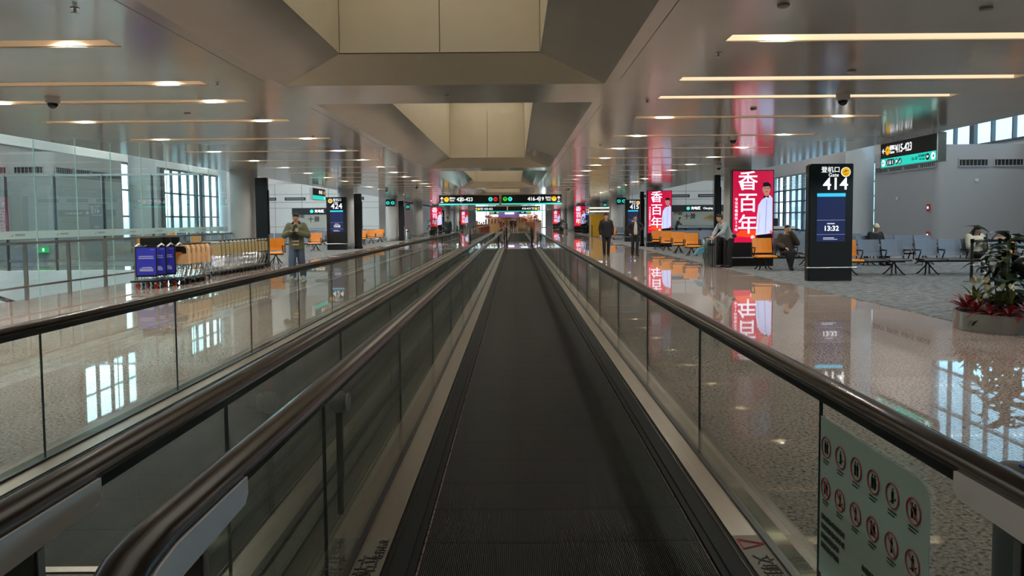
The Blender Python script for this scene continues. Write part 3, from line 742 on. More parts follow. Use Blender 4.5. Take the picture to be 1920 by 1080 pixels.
def advert(x, y, w, h0, h1, label, detail=True):
    """floor standing lit advert facing the camera"""
    t = thing('advert_screen', label, 'advertising screen', (x, y, 0), 0, 'red lit adverts along the corridor')
    m = MB().poly(rrect(-w/2-.03, w/2+.03, .0, h1+.03, .02), .22, 'y', .0); m.build('cabinet', M_black, t)
    B(-w/2, w/2, -.012, .0, h0, h1).build('screen', M_adred, t)
    H = h1-h0; y_ = -.014
    gl = MB(); gl.poly([(-w*.48, h0+.09*H), (w*.12, h0+.06*H), (w*.12, h0+.17*H), (-w*.30, h0+.17*H)], -.001, 'y', y_); gl.build('glow_patch', M_adglow, t)
    # flat printed figure of a man in a white jacket
    k = H/2.24
    def P(pts): return [(w*.075 + u*w*1.15, h0 + v*H) for u, v in pts]
    m = MB(); m.poly(P([(0,0),(.36,0),(.36,.12),(0,.13)]), -.001, 'y', y_); m.build('printed_trousers', M_adblack, t)
    m = MB(); m.poly(P([(0,.10),(.02,.35),(.05,.52),(.13,.60),(.21,.63),(.30,.66),(.355,.62),(.36,.15),(.28,.12),(.15,.11)]), -.002, 'y', y_); m.build('printed_jacket', M_suit, t)
    m = MB(); m.poly(P([(.20,.13),(.215,.13),(.24,.60),(.225,.60)]), -.001, 'y', y_-.002); m.poly(P([(.05,.14),(.06,.14),(.09,.40),(.08,.40)]), -.001, 'y', y_-.002); m.build('printed_fold', M_shade, t)
    fx, fz = w*.075 + .225*w*1.15, h0+.745*H
    m = MB(); m.poly([(fx+math.cos(a)*.125*k, fz+math.sin(a)*.17*k) for a in [i*PI/10 for i in range(20)]], -.002, 'y', y_); m.poly([(fx-.06*k, fz-.24*k), (fx+.08*k, fz-.24*k), (fx+.09*k, fz-.05*k), (fx-.08*k, fz-.05*k)], -.002, 'y', y_)
    m.poly(P([(.30,.12),(.34,.12),(.35,.17),(.31,.17)]), -.003, 'y', y_); m.build('printed_face', M_skinad, t)
    m = MB(); m.poly([(fx-.135*k, fz+.02*k), (fx-.10*k, fz+.08*k), (fx+.09*k, fz+.09*k), (fx+.135*k, fz-.02*k), (fx+.14*k, fz+.14*k), (fx+.04*k, fz+.22*k), (fx-.10*k, fz+.20*k)], -.001, 'y', y_-.003); m.box(fx-.075*k, fx-.02*k, y_-.004, y_-.003, fz+.03*k, fz+.045*k); m.box(fx+.02*k, fx+.075*k, y_-.004, y_-.003, fz+.03*k, fz+.045*k); m.box(fx-.035*k, fx+.035*k, y_-.004, y_-.003, fz-.095*k, fz-.08*k); m.build('printed_hair', M_adblack, t)
    m = MB(); m.poly([(fx-.09*k, fz-.28*k), (fx, fz-.24*k), (fx+.07*k, fz-.28*k), (fx+.07*k, fz-.19*k), (fx, fz-.225*k), (fx-.09*k, fz-.19*k)], -.001, 'y', y_-.004); m.build('printed_bow_tie', M_adblack, t)
    for i, ch in enumerate('香百年'):
        text(ch, .64*k, M_adwhite, t, (-w*.13, y_-.001, h0+H*(.845-.305*i)), off=.006)
    if detail:
        for i, ch in enumerate('专注车载香氛20年'):
            text(ch, .105*k, M_adwhite, t, (-w*.415, y_-.001, h0+H*(.60-.053*i)), off=.001)
        m = MB(); m.tube([(w*.0+math.cos(a)*.055, y_-.002, h0+.07*H+math.sin(a)*.055) for a in [i*PI/8 for i in range(17)]], .007, 4); m.build('emblem_ring', M_adwhite, t)
        m = MB(); m.box(w*.0-.025, w*.0+.02, y_-.004, y_, h0+.07*H-.03, h0+.07*H+.03); m.build('emblem_letter', M_adwhite, t)
    m = MB(); m.tube([(-w/2-.06, -.08, .28), (w/2+.06, -.08, .28)], .016, 8)
    for u in (-w/2+.1, w/2-.1): m.tube([(u, -.08, .28), (u, 0, .28)], .01, 6)
    m.build('bumper_bar', M_alum, t, smooth=True)
advert(7.48, 23.4, 1.26, .76, 3.0, 'large red lit advert with white characters, nearest one beside gate sign 414')
advert(7.73, 39.8, 1.26, .76, 3.0, 'red lit advert with white characters behind the orange seat rows')
advert(7.30, 84.0, 1.26, .76, 3.0, 'red lit advert at mid distance behind the dark potted bush on the right', False)
advert(-8.95, 84.0, 1.26, .76, 3.0, 'red lit advert at mid distance behind the dark potted bush on the left', False)
advert(-8.8, 128, 1.26, .76, 3.0, 'tiny far red advert left of the bright end window', False)
advert(7.1, 128, 1.26, .76, 3.0, 'tiny far red advert right of the bright end window', False)

def small_icon_circle(m_ring, m_face, t, x, z, r, y, name='icon_disc'):
    m = MB(); disc(m, x, z, r, y, .004, 20); return m.build(name, m_face, t)

# hanging direction sign on the right (faces the corridor)
t = thing('direction_sign', 'hanging black and teal sign for gates 415-423 at the right ceiling edge', 'sign', (8.43, 17.15, 2.65), -PI/2, None)
# local: x runs away from the left (far) end towards the camera, -y faces the corridor
B(-.03, 2.28, .004, .17, -.02, .56).build('housing', M_dsteel, t)
B(0, 2.25, -.004, .006, .20, .54).build('black_face', M_signblack, t)
B(0, 2.25, -.004, .006, .0, .20).build('teal_band', M_teal, t)
m = MB(); m.box(-.03, 2.28, -.012, .0, .54, .565); m.box(-.03, 2.28, -.012, .0, -.022, -.002); m.box(-.03, 0, -.012, 0, -.02, .56); m.box(2.25, 2.28, -.012, 0, -.02, .56); m.build('frame', M_alum, t)
m = MB(); arrow(m, .11, .37, .075, PI/2, -.004); m.build('arrow', M_text, t)
small_icon_circle(None, M_yellow, t, .29, .37, .10, -.008)
m = MB(); plane_icon(m, .29, .37, .09, -.008); m.build('plane_symbol', M_ink, t)
text('登机口', .11, M_text, t, (.52, -.006, .415), off=.002, sx=.85); text('Gates', .085, M_text, t, (.49, -.006, .32), off=.001)
text('415-423', .25, M_text, t, (.98, -.006, .37), off=.003, sx=.82)
for x, c in ((.11, M_text), (2.13, M_text)): small_icon_circle(None, c, t, x, .10, .075, -.008)
m = MB(); arrow(m, .11, .10, .05, PI/2, -.008); arrow(m, 2.13, .10, .05, -PI/2, -.008); m.build('small_arrow', M_ink, t)
m = MB(); m.poly(rrect(.25, .60, .03, .17, .06), -.004, 'y', -.004); m.poly(arc(.69, .10, .065, 0, 6, 16), -.004, 'y', -.004); m.poly(arc(.84, .10, .065, 0, 6, 16), -.004, 'y', -.004); m.poly(arc(1.93, .10, .07, 0, 6, 16), -.004, 'y', -.004)
m.build('icon_pad', M_signblack, t)
m = MB()
for x in (.32, .40, .44, .53): m.ell((x, -.010, .135), (.012,.002,.012), 8, 5); m.box(x-.012, x+.012, -.011, -.009, .055, .12)
m.box(.66, .685, -.011, -.009, .06, .13); m.box(.695, .73, -.011, -.009, .08, .14); m.poly([(.80,.06),(.87,.06),(.87,.14)], -.002, 'y', -.009); m.build('white_symbol', M_text, t)
text('VIP', .06, M_text, t, (1.93, -.010, .10), off=.001)
text('16-18', .10, M_ink, t, (1.42, -.006, .10)); text('贵宾候机室', .06, M_ink, t, (1.72, -.006, .135)); text('VIP Lounge', .045, M_ink, t, (1.72, -.006, .07))
for x in (.35, 2.0):
    m = MB()
    for d in (-.03, .03): m.cyl(x+d, .08, .56, .625, .012, 8)
    m.build('hanger_rod', M_alum, t, smooth=True)
# matching sign on the left
t = thing('direction_sign', 'small hanging black and teal sign left of gate display 424', 'sign', (-9.9, 36.4, 2.62), PI/2)
B(-.02, 2.4, .004, .16, -.02, .56).build('housing', M_alum, t)
B(0, 2.38, -.004, .006, .20, .54).build('black_face', M_signblack, t); B(0, 2.38, -.004, .006, 0, .20).build('teal_band', M_teal, t)
text('401-413', .24, M_text, t, (1.45, -.006, .37), off=.006, sx=.82); small_icon_circle(None, M_yellow, t, 2.12, .37, .09, -.008)
m = MB(); disc(m, 2.2, .1, .07, -.008, .004, 16); m.build('icon_disc', M_text, t)
m = MB(); 
for x in (.3, 2.0): m.cyl(x, .08, .56, .65, .014, 8)
m.build('hanger_rod', M_alum, t, smooth=True)

# pair of gate signs over the corridor
def gate_sign(cx, y, w, left, nums, label, icons=True, cat='sign', group='black gate signs hanging over the corridor'):
    t = thing('gate_sign', label, cat, (cx, y, 2.47), 0, group)
    h = .55
    B(-w/2, w/2, 0, .14, 0, h).build('panel', M_signblack, t)
    B(-w/2, w/2, -.004, .145, -.02, .055).build('teal_strip', M_teal, t)
    B(-w/2-.02, w/2+.02, .02, .12, h, h+.05).build('top_rail', M_alum, t)
    s = -1 if left else 1
    m = MB(); arrow(m, s*(w/2-.17), .35, .12, 0, -.004); m.box(s*(w/2-.17)-.07, s*(w/2-.17)+.07, -.006, -.004, .12, .17); m.build('up_arrow', M_text, t)
    m = MB(); disc(m, s*(w/2-.45), .31, .145, -.008, .006, 22); m.build('icon_disc', M_yellow, t)
    m = MB(); plane_icon(m, s*(w/2-.45), .32, .12, -.008); m.build('plane_symbol', M_ink, t)
    text('登机口', .125, M_text, t, (s*(w/2-.80), -.004, .37), off=.004, sx=.95); text('Gates', .115, M_text, t, (s*(w/2-.78), -.004, .24), off=.002)
    text(nums, .31, M_text, t, (s*(w/2-1.55), -.004, .30), off=.005, sx=.95)
    if icons:
        B(s*.48-s*.0-.008, s*.48+.008, -.006, 0, .10, .48).build('divider', M_text, t)
        xa = -s*(w/2-.52); xb = -s*(w/2-.22)
        m = MB(); disc(m, xa, .31, .13, -.008, .006, 20); m.build('walkway_disc', mat('sign_cyan', '39d6d0', .5, emit=.9), t)
        m = MB(); disc(m, xb, .31, .13, -.008, .006, 20); m.build('status_disc', mat('sign_red', 'd01a22', .5, emit=.8) if left else mat('sign_green', '2ec81e', .5, emit=.8), t)
        m = MB(); m.box(xa-.02, xa+.02, -.012, -.008, .24, .38)
        if left: m.box(xb-.09, xb+.09, -.012, -.008, .29, .33)
        else: arrow(m, xb, .31, .09, 0, -.008, -.004)
        m.build('status_symbol', M_ink if not left else M_signblack, t)
    m = MB()
    for u in (-w*.3, w*.3): m.cyl(u, .07, h+.05, ZC-2.47, .015, 8)
    m.build('hanger_rod', M_alum, t, smooth=True)
gate_sign(XC-1.88, 44.8, 3.62, True, '420-423', 'hanging sign reading gates 420-423 with red no entry disc')
gate_sign(XC+1.88, 44.8, 3.62, False, '416-419', 'hanging sign reading gates 416-419 with green arrow disc')
gate_sign(XC-1.88, 84.0, 3.62, True, '420-422', 'smaller hanging sign behind the gates 420-423 sign', False)
gate_sign(XC+1.88, 84.0, 3.62, False, '418-419', 'smaller hanging sign behind the gates 416-419 sign', False)
gate_sign(XC-1.88, 128, 3.62, True, '420', 'farthest hanging sign on the left of the middle line', False)
gate_sign(XC+1.88, 128, 3.62, False, '419', 'farthest hanging sign on the right of the middle line', False)

# round pictogram signs (black squares with teal discs)
def picto(x, y, z, n, label):
    t = thing('pictogram_sign', label, 'sign', (x, y, z), 0, 'small black signs with teal discs')
    for i in range(n):
        u = (i-(n-1)/2)*.36
        B(u-.17, u+.17, 0, .08, -.26, .26).build('panel', M_signblack, t)
        m = MB(); disc(m, u, .0, .13, -.008, .006, 20); m.build('teal_disc', M_teal, t)
        m = MB(); m.box(u-.035, u+.035, -.012, -.008, -.07, .03); m.ell((u, -.01, .07), (.03, .003, .03), 8, 5); m.build('figure_symbol', M_signblack, t)
    m = MB(); m.cyl(0, .04, .26, ZC-z, .012, 8); m.build('hanger_rod', M_alum, t, smooth=True)
picto(-9.25, 55, 2.85, 2, 'pair of small black signs with teal discs above the left seats')
picto(7.85, 55, 2.85, 2, 'pair of small black signs with teal discs left of gate 415')
picto(8.45, 70, 2.85, 1, 'single small black sign with one teal disc above the yellow booth')
picto(-9.55, 66, 2.75, 1, 'small black sign with a teal disc left of the far plants')

# charging station walls
def charging(x, w, label, side):
    t = thing('charging_station', label, 'charging station', (x, 60.9, 0), 0, 'charging stations at the end walls')
    B(0, w, -.05, .04, 2.08, 2.62).build('header', M_signblack, t)
    B(0, w, -.02, .04, .95, 2.08).build('mural', mat('mural_paper', '9ba19a', .6), t)
    m = MB(); disc(m, w*.30, 2.35, .14, -.06, .01, 18); m.build('icon_disc', mat('sign_cyan', '39d6d0', .5, emit=.9), t)
    text('充电区', .26, M_text, t, (w*.30+.62, -.055, 2.35), off=.008); text('Charging Station', .24, M_text, t, (w*.30+1.95, -.055, 2.35), off=.004, sx=.9)
    text('四明', .36, M_ink, t, (w*.12, -.03, 1.93), off=.008); text('十景', .50, M_ink, t, (w*.33, -.03, 1.66), off=.008)
    m = MB(); m.poly([(w*.55, 1.5), (w*.62, 1.75), (w*.70, 1.95), (w*.86, 2.0), (w*.97, 1.7), (w*.9, 1.45), (w*.78, 1.25), (w*.68, 1.32)], -.01, 'y', -.02); m.build('mural_map', mat('map_ochre', 'a08a62', .7), t)
    m = MB(); m.poly([(w*.62, 1.58), (w*.70, 1.8), (w*.8, 1.6), (w*.72, 1.45)], -.01, 'y', -.03); m.poly([(w*.82, 1.72), (w*.92, 1.75), (w*.88, 1.55)], -.01, 'y', -.03); m.build('mural_hill', mat('map_green', '6e7c52', .7), t)
    B(-.1, w+.1, -.5, .04, .72, .78).build('counter', mat('counter_grey', '4a4f52', .4), t)
    m = MB()
    for i in range(5): m.box(i*w/4-.03, i*w/4+.03, -.45, 0, 0, .72)
    m.build('counter_leg', M_dsteel, t)
charging(-18.3, 5.4, 'charging station with mural behind the left seating', 1)
charging(12.75, 4.7, 'charging station with mural behind the right orange seats', 1)

# ================================================================ SEATING
def seat_meshes(col, nm):
    b = MB()    # back: slightly curved shell
    prof = [(-.02, .50), (.02, .60), (.05, .75), (.09, .93)]
    for s_ in (0, .028):
        pass
    vs = []; fs = []
    for d in (0, -.035):
        for y, z in prof:
            for u in (-.285, -.15, 0, .15, .285): vs.append((u, y+d+.02*(abs(u)/.285)**2*-1, z))
    n = 5; k = len(prof)*n
    for i in range(len(prof)-1):
        for j in range(n-1):
            a = i*n+j; fs.append((a, a+1, a+n+1, a+n)); fs.append((k+a, k+a+n, k+a+n+1, k+a+1))
    for i in range(len(prof)-1):
        for j in (0, n-1): a = i*n+j; fs.append((a, a+n, k+a+n, k+a))
    for j in range(n-1):
        for i in (0, len(prof)-1): a = i*n+j; fs.append((a, a+1, k+a+1, k+a))
    b.add(vs, fs)
    s = MB(); s.poly([(-.46, .425), (-.50, .40), (-.49, .375), (-.02, .38), (.0, .41), (-.04, .44)], .57, 'x', -.285)
    return b.mesh('backrest', col), s.mesh('seat', col if nm == 'orange' else M_seatdark)
M_seatdark = mat('seat_pad_dark', '2c3136', .45)
SM = {'o': seat_meshes(M_orange, 'orange'), 'g': seat_meshes(M_grey, 'grey')}
def arm_mesh():
    m = MB(); m.tube([(0, .02, .40), (0, .0, .62), (0, -.06, .655), (0, -.30, .655), (0, -.34, .62), (0, -.22, .42)], .017, 6); m.box(-.025, .025, -.33, -.02, .655, .675)
    return m.mesh('armrest', M_black)
ARM = arm_mesh()
def leg_mesh():
    m = MB()
    for s_ in (-1, 1): m.tube([(0, -.11, .37), (s_*.05, -.12, .24), (s_*.15, -.28, .05), (s_*.19, -.33, .014)], .02, 6); m.tube([(0, -.11, .37), (s_*.05, -.10, .24), (s_*.14, .06, .05), (s_*.18, .11, .014)], .02, 6)
    m.tube([(-.0, -.11, .36), (-.0, -.11, .30)], .035, 8); return m.mesh('leg', M_black)
LEG = leg_mesh()
PITCH = .62
def bench(x, y, cols, label, rz=0, group='airport seat rows'):
    """seats run along local +x from the origin, facing local -y"""
    t = thing('seat_row', label, 'seating', (x, y, 0), rz, group); n = len(cols)
    B(-.28, (n-1)*PITCH+.28, -.15, -.07, .33, .375).build('beam', M_black, t)
    for i, c in enumerate(cols):
        bm_, sm_ = SM[c]; place('backrest', bm_, t, (i*PITCH, 0, 0)); place('seat', sm_, t, (i*PITCH, 0, 0))
    for i in range(n+1): place('armrest', ARM, t, ((i-.5)*PITCH, 0, 0))
    for i in ([0, n-1] if n < 5 else [0, n//2, n-1]): place('leg', LEG, t, ((i)*PITCH, 0, 0))
    return t
SPY = 0
bench(7.28, 21.9, 'oggg', 'seat row with orange end seat in front of the near red advert, woman sitting')
bench(8.72, 19.6, 'ogg', 'seat row right of gate display 414, orange end seat then grey')
bench(10.85, 19.6, 'gggg', 'seat row of grey seats where the girl in white jacket sits')
bench(13.6, 20.6, 'oggg', 'seat row with orange end seat at the right photo edge behind the plants')
bench(9.3, 23.7, 'ggggggg', 'second grey seat row behind the ones by gate display 414')
bench(8.6, 27.0, 'ogggoggg', 'third seat row, tops seen above the near rows')
bench(8.6, 31.3, 'ogooggg', 'fourth seat row behind the near red advert')
for i, y in enumerate((30.2, 32.6, 35.2, 37.4)):
    bench(7.15, y, 'oggggg', f'seat row behind the near right pillar with orange end seat, {ORD[i]} from the camera')
bench(7.0, 54, 'ogg', 'seat row with orange seat left of gate display 415')
bench(-9.3, 26.9, 'go', 'orange and grey seats right behind the near left black panel')
bench(-16.5, 38.3, 'ogggogggggo', 'long seat row behind the walking man on the left')
bench(-17.0, 33.8, 'ogggoggggg', 'long seat row far left behind the near pillar')
for i, y in enumerate((44.2, 47.0, 50.0, 53.2)):
    bench(-12.2, y, 'ggggo', f'seat row ending in orange right of display 424, {ORD[i]} from the camera')
bench(-20, 43, 'ogggg', 'seat row below the bright left windows')

# ================================================================ LITTER BINS, STANCHIONS, BOOTH
def bin_(x, y, r, h, label, m1=None):
    t = thing('litter_bin', label, 'litter bin', (x, y, 0), 0, 'litter bins')
    m = MB(); m.lathe([(r*.96, 0), (r*.96, .03), (r, .03), (r, h-.06), (r*.97, h-.02), (r*.93, h)], seg=28); m.build('body', m1 or M_steel, t, smooth=True)
    m = MB(); m.lathe([(.0, h), (r*.93, h), (r*.90, h+.025), (r*.6, h+.03), (r*.55, h+.01), (0, h+.01)], seg=28); m.build('lid', M_black, t, smooth=True)
    B(-r*.5, r*.5, -r-.004, -r*.8, h*.72, h*.82).build('slot', M_black, t)
bin_(6.17, 23.6, .21, .90, 'polished steel litter bin beside the cleaner', mat('bin_steel', 'b4b2ae', .16, 1))
bin_(6.68, 24.3, .20, .88, 'dark litter bin right behind the steel bin', M_black)
bin_(-8.7, 60, .22, .85, 'small steel bin near the far left pillar')
bin_(7.6, 112, .3, .9, 'tiny steel bin near the right end window'); bin_(-7.6, 112, .3, .9, 'tiny steel bin near the left end window')
def stanchion(x, y, label, to=None):
    t = thing('belt_stanchion', label, 'barrier post', (x, y, 0), 0, 'black belt stanchions')
    m = MB(); m.lathe([(0,0),(.17,0),(.17,.015),(.05,.03),(.0,.03)], seg=24); m.build('base', M_black, t, smooth=True)
    m = MB(); m.cyl(0, 0, .02, .96, .032, 14); m.build('post', M_black, t, smooth=True)
    m = MB(); m.cyl(0, 0, .90, 1.0, .04, 14); m.build('head', M_blackg, t, smooth=True)
    if to:
        m = MB(); d = Vector(to)-Vector((x, y)); L = d.length; a = math.atan2(d.y, d.x)
        me = B(.03, L-.03, -.003, .003, .92, .975).mesh('belt', M_black); o = place('belt', me, t); o.rotation_euler = (0, 0, a)
stanchion(10.6, 17.2, 'black belt stanchion in front of the girl in white jacket', (11.5, 17.6))
stanchion(11.5, 17.6, 'second black belt stanchion left of the flower planter', (12.6, 17.2))
stanchion(12.6, 17.2, 'belt stanchion hidden behind the planter foliage')
stanchion(6.45, 62.5, 'thin black stanchion before the yellow booth')
# yellow booth
t = thing('yellow_booth', 'yellow booth with white lit slats above, behind the woman in black', 'booth', (7.25, 64, 0))
MB().poly(rrect(-.75, .75, 0, 1.95, .02), 1.4, 'y', 0).build('body', mat('booth_yellow', 'b98d10', .35), t)
for z in (2.15, 2.45): B(-.85, .85, 0, .9, z, z+.09).build('lit_slat', mat('slat_lit', 'f2ecd8', .4, emit=1.2), t)
B(-.9, -.82, 0, .1, 0, 2.6).build('upright', M_alum, t); B(.82, .9, 0, .1, 0, 2.6).build('upright', M_alum, t)
# end barriers between the walkway sections
def barrier(x0, x1, y, label):
    t = thing('glass_barrier', label, 'barrier', (x0, y, 0), 0, 'glass barriers between the walkway sections')
    w = x1-x0
    for u in (0, w): B(u-.04, u+.04, -.04, .04, 0, 1.1).build('post', M_black, t); B(u-.09, u+.09, -.09, .09, 0, .02).build('foot', M_black, t)
    B(.04, w-.04, -.006, .006, .1, 1.0).build('glass_panel', M_glass, t)
    m = MB(); m.box(0, w, -.02, .02, .24, .28); m.build('rail', M_alum, t)
barrier(-.50, .90, 41.6, 'barrier with two black posts at the middle walkway end')
barrier(-4.6, -3.3, 58.5, 'barrier with black post left of the further walkways')
m = MB()
t = thing('service_gate', 'low glass gate with black frame left of the far walkway', 'barrier', (-3.2, 46, 0))
B(-1.6, 0, -.006, .006, .1, .95).build('glass_panel', M_glass, t); B(-1.66, -1.6, -.03, .03, 0, 1).build('post', M_alum, t); B(0, .06, -.03, .03, 0, 1).build('post', M_alum, t)

# ================================================================ LUGGAGE TROLLEYS
M_chrome = mat('trolley_chrome', 'c2c6c8', .18, 1)
M_castor = mat('castor_black', '15161a', .4); M_castred = mat('castor_red', 'b03026', .4)
def wheel(m, x, y, r=.055, w=.03): m.tube([(x-w/2, y, r), (x+w/2, y, r)], r, 14)
def trolley(kind, label, group):
    t = thing('luggage_trolley', label, 'luggage trolley', (0,0,0), 0, group)
    f = MB()
    for s_ in (-1, 1):
        x = s_*.26
        f.tube([(x, -.28, .16), (x, .10, .18), (x, .26, .30), (x, .30, .62), (x, .24, .95)], .011, 6)
        f.tube([(x*.6, .0, .17), (x*.75, .2, .40), (x*.85, .26, .60)], .008, 6)
    f.tube([(-.26, -.28, .16), (.26, -.28, .16)], .012, 6); f.tube([(-.26, .26, .5), (.26, .26, .5)], .01, 6)
    for u in (-.13, 0, .13): f.tube([(u, -.28, .16), (u, .10, .18), (u, .27, .42)], .007, 5)
    f.build('frame', M_chrome, t, smooth=True)
    h = MB(); h.tube([(-.29, .22, .98), (.29, .22, .98)], .018, 8); h.build('handle', M_black, t, smooth=True)
    for x, y in ((-.24, .22), (.24, .22), (-.2, -.24), (.2, -.24)):
        w = MB()
        if y < 0: w.tube([(x-.006, y-.02, .062), (x+.012, y+.012, .062)], .062, 16)
        else: wheel(w, x, y)
        w.build('wheel', M_castred if (kind == 'blue' and y < 0) else M_castor, t, smooth=True)
        w = MB(); w.box(x-.025, x+.025, y-.03, y+.03, .10, .16); w.build('castor_fork', M_chrome, t)
    if kind == 'blue':
        B(-.30, .30, -.42, .12, .155, .19).build('platform', M_black, t)
        MB().poly(rrect(-.24, .24, .27, .97, .015), .03, 'y', -.24).build('advert_board', M_black, t)
        b = B(-.215, .215, -.245, -.24, .31, .945).build('advert_print', mat('trolley_blue', '3438b4', .3), t)
        m = MB(); m.box(-.16, .16, -.248, -.245, .735, .76); m.box(-.17, .17, -.248, -.245, .69, .715); m.box(.10, .19, -.248, -.245, .90, .91); m.box(-.15, .15, -.248, -.245, .40, .47); m.box(-.10, .12, -.248, -.245, .45, .50)
        m.build('printed_text', mat('print_pale', 'a7a9d6', .5), b)
        MB().box(-.24, .24, .08, .13, 1.0, 1.17).build('screen_back', M_black, t)
        m = MB(); m.tube([(-.25, -.2, .97), (-.25, .05, 1.03), (-.25, .2, .99)], .02, 6); m.tube([(.25, -.2, .97), (.25, .05, 1.03), (.25, .2, .99)], .02, 6); m.build('side_arm', mat('arm_white', 'c9cac6', .4), t, smooth=True)
    elif kind == 'beige':
        m = MB().poly([(-.29, .50), (.29, .50), (.29, .88), (.24, .97), (-.24, .97), (-.29, .88)], .22, 'y', -.06); m.build('child_seat', mat('seat_beige', 'd2a97c', .4), t)
        m = MB().poly([(-.25, .76), (.25, .76), (.25, .88), (.21, .94), (-.21, .94), (-.25, .88)], .02, 'y', -.075); m.build('seat_opening', M_black, t)
        m = MB().poly([(-.10, .55), (.0, .55), (.05, .72), (.18, .76), (.12, .80), (-.14, .80), (-.16, .76), (-.06, .72)], .02, 'y', -.08); m.build('orange_clip', mat('clip_orange', 'b5661e', .4), t)
        B(-.28, .28, -.30, .05, .17, .20).build('platform', M_chrome, t)
    else:
        m = MB().poly([(-.27, .62), (.27, .58), (.27, .86), (.2, .91), (-.27, .86)], .012, 'y', .17); b = m.build('side_panel', mat('panel_yellow', 'a8966a', .45), t)
        m = MB(); m.box(-.2, .05, .166, .17, .62, .80); m.build('printed_patch', mat('panel_pink', 'b0705c', .5), b)
        B(-.24, .24, .16, .19, .94, .985).build('top_tray', mat('arm_white', 'c9cac6', .4), t)
        m = MB()
        for u in [-.24+.06*i for i in range(9)]: m.tube([(u, .18, .56), (u, .02, .30)], .005, 4)
        for z in (.30, .40, .48): m.tube([(-.25, .02+.3*(z-.3), z), (.25, .02+.3*(z-.3), z)], .005, 4)
        m.build('basket', M_chrome, t)
    return t
for i in range(3):
    if i == 0: P0 = trolley('blue', 'x', 'nested trolleys with blue boards')
    o = P0 if i == 0 else dup(P0, None)
    o.location = (-8.62+.06*i, 17.45+.34*i, 0); o.rotation_euler = (0, 0, .12)
    o['label'] = ['luggage trolley with a blue advert board, nearest the camera', 'luggage trolley with a blue board, middle of the three blue ones', 'luggage trolley with a blue board, farthest of the three blue ones'][i]
for i in range(5):
    if i == 0: P1 = trolley('beige', 'x', 'nested trolleys with beige child seats')
    o = P1 if i == 0 else dup(P1, None)
    o.location = (-8.40+.01*i, 18.35+.27*i, 0); o.rotation_euler = (0, 0, .12)
    o['label'] = f'luggage trolley with a beige child seat, {ORD[i]} behind the blue boards'
for i in range(14):
    if i == 0: P2 = trolley('silver', 'x', 'nested silver trolleys with yellow panels')
    o = P2 if i == 0 else dup(P2, None)
    o.location = (-8.66+.012*i, 20.9+.27*i, 0); o.rotation_euler = (0, 0, .05)
    o['label'] = f'silver luggage trolley with yellow panel, {ORD[i]} in the row before the pillar'

# ================================================================ PEOPLE
M_skin = mat('skin', 'b08468', .5); M_hair = mat('hair_black', '0d0b0b', .5); M_eye = mat('eye_dark', '151010', .3)
def remeshed(mb, vox, sm=2):
    me = bpy.data.meshes.new('r'); me.from_pydata(mb.v, [], mb.f)
    bm = bmesh.new(); bm.from_mesh(me); bmesh.ops.recalc_face_normals(bm, faces=bm.faces); bm.to_mesh(me); bm.free()
    o = bpy.data.objects.new('r', me); COL.objects.link(o)
    r = o.modifiers.new('r', 'REMESH'); r.mode = 'VOXEL'; r.voxel_size = vox
    q = o.modifiers.new('s', 'SMOOTH'); q.iterations = sm; q.factor = .5
    dg = bpy.context.evaluated_depsgraph_get(); dg.update()
    out = bpy.data.meshes.new_from_object(o.evaluated_get(dg)); bpy.data.objects.remove(o)
    out.polygons.foreach_set('use_smooth', [True]*len(out.polygons)); return out
V = Vector
STAND = dict(pelvis=(0,0,.95), nb=(0,.01,1.46), head=(0,-.015,1.635),
    hipL=(-.09,0,.92), kneeL=(-.10,-.02,.50), ankL=(-.11,.01,.09), hipR=(.09,0,.92), kneeR=(.10,-.02,.50), ankR=(.11,.01,.09),
    shL=(-.18,.01,1.41), elL=(-.23,.03,1.14), wrL=(-.23,-.05,.90), shR=(.18,.01,1.41), elR=(.23,.03,1.14), wrR=(.23,-.05,.90),
    toeL=(-.13,-.16,.03), toeR=(.13,-.16,.03))
SIT = dict(pelvis=(0,-.10,.53), nb=(0,-.06,1.02), head=(0,-.10,1.19),
    hipL=(-.09,-.12,.52), kneeL=(-.11,-.52,.52), ankL=(-.11,-.50,.10), hipR=(.09,-.12,.52), kneeR=(.11,-.52,.52), ankR=(.11,-.50,.10),
    shL=(-.18,-.06,.98), elL=(-.23,-.12,.72), wrL=(-.12,-.34,.66), shR=(.18,-.06,.98), elR=(.23,-.12,.72), wrR=(.12,-.34,.66),
    toeL=(-.12,-.68,.035), toeR=(.12,-.68,.035))
def torso(m, p, grow=0, hem=0, top=1.0, w=1.0, front=0):
    a, b = V(p['pelvis']), V(p['nb']); d = b-a
    ts = [(-.10-hem, .155+hem*.03), (0, .165), (.25, .150), (.6, .170), (.85, .172), (.95, .12), (1.0, .075)]
    pts = [a + d*t for t, r in ts if t <= top]; rs = [(r*w+grow) for t, r in ts if t <= top]
    pts = [q + V((0, -front, 0)) for q in pts]
    m.tube(pts, rs, 18, ry=.66, up=(1,0,0))
    if top >= 1:
        for s in ('L', 'R'): m.ell(V(p['sh'+s])*.97 + V((0,0,-.0))*1, (.058+grow, .055+grow, .055+grow), 10, 8)
def limb(m, pts, rs, seg=12):
    P_ = []; R_ = []
    for i in range(len(pts)-1):
        for k in range(4):
            P_.append(V(pts[i]).lerp(V(pts[i+1]), k/4)); R_.append(rs[i]+(rs[i+1]-rs[i])*k/4)
    P_.append(V(pts[-1])); R_.append(rs[-1]); m.tube(P_, R_, seg)
    for q, r in zip(pts, rs): m.ell(q, (r, r, r), 10, 6)
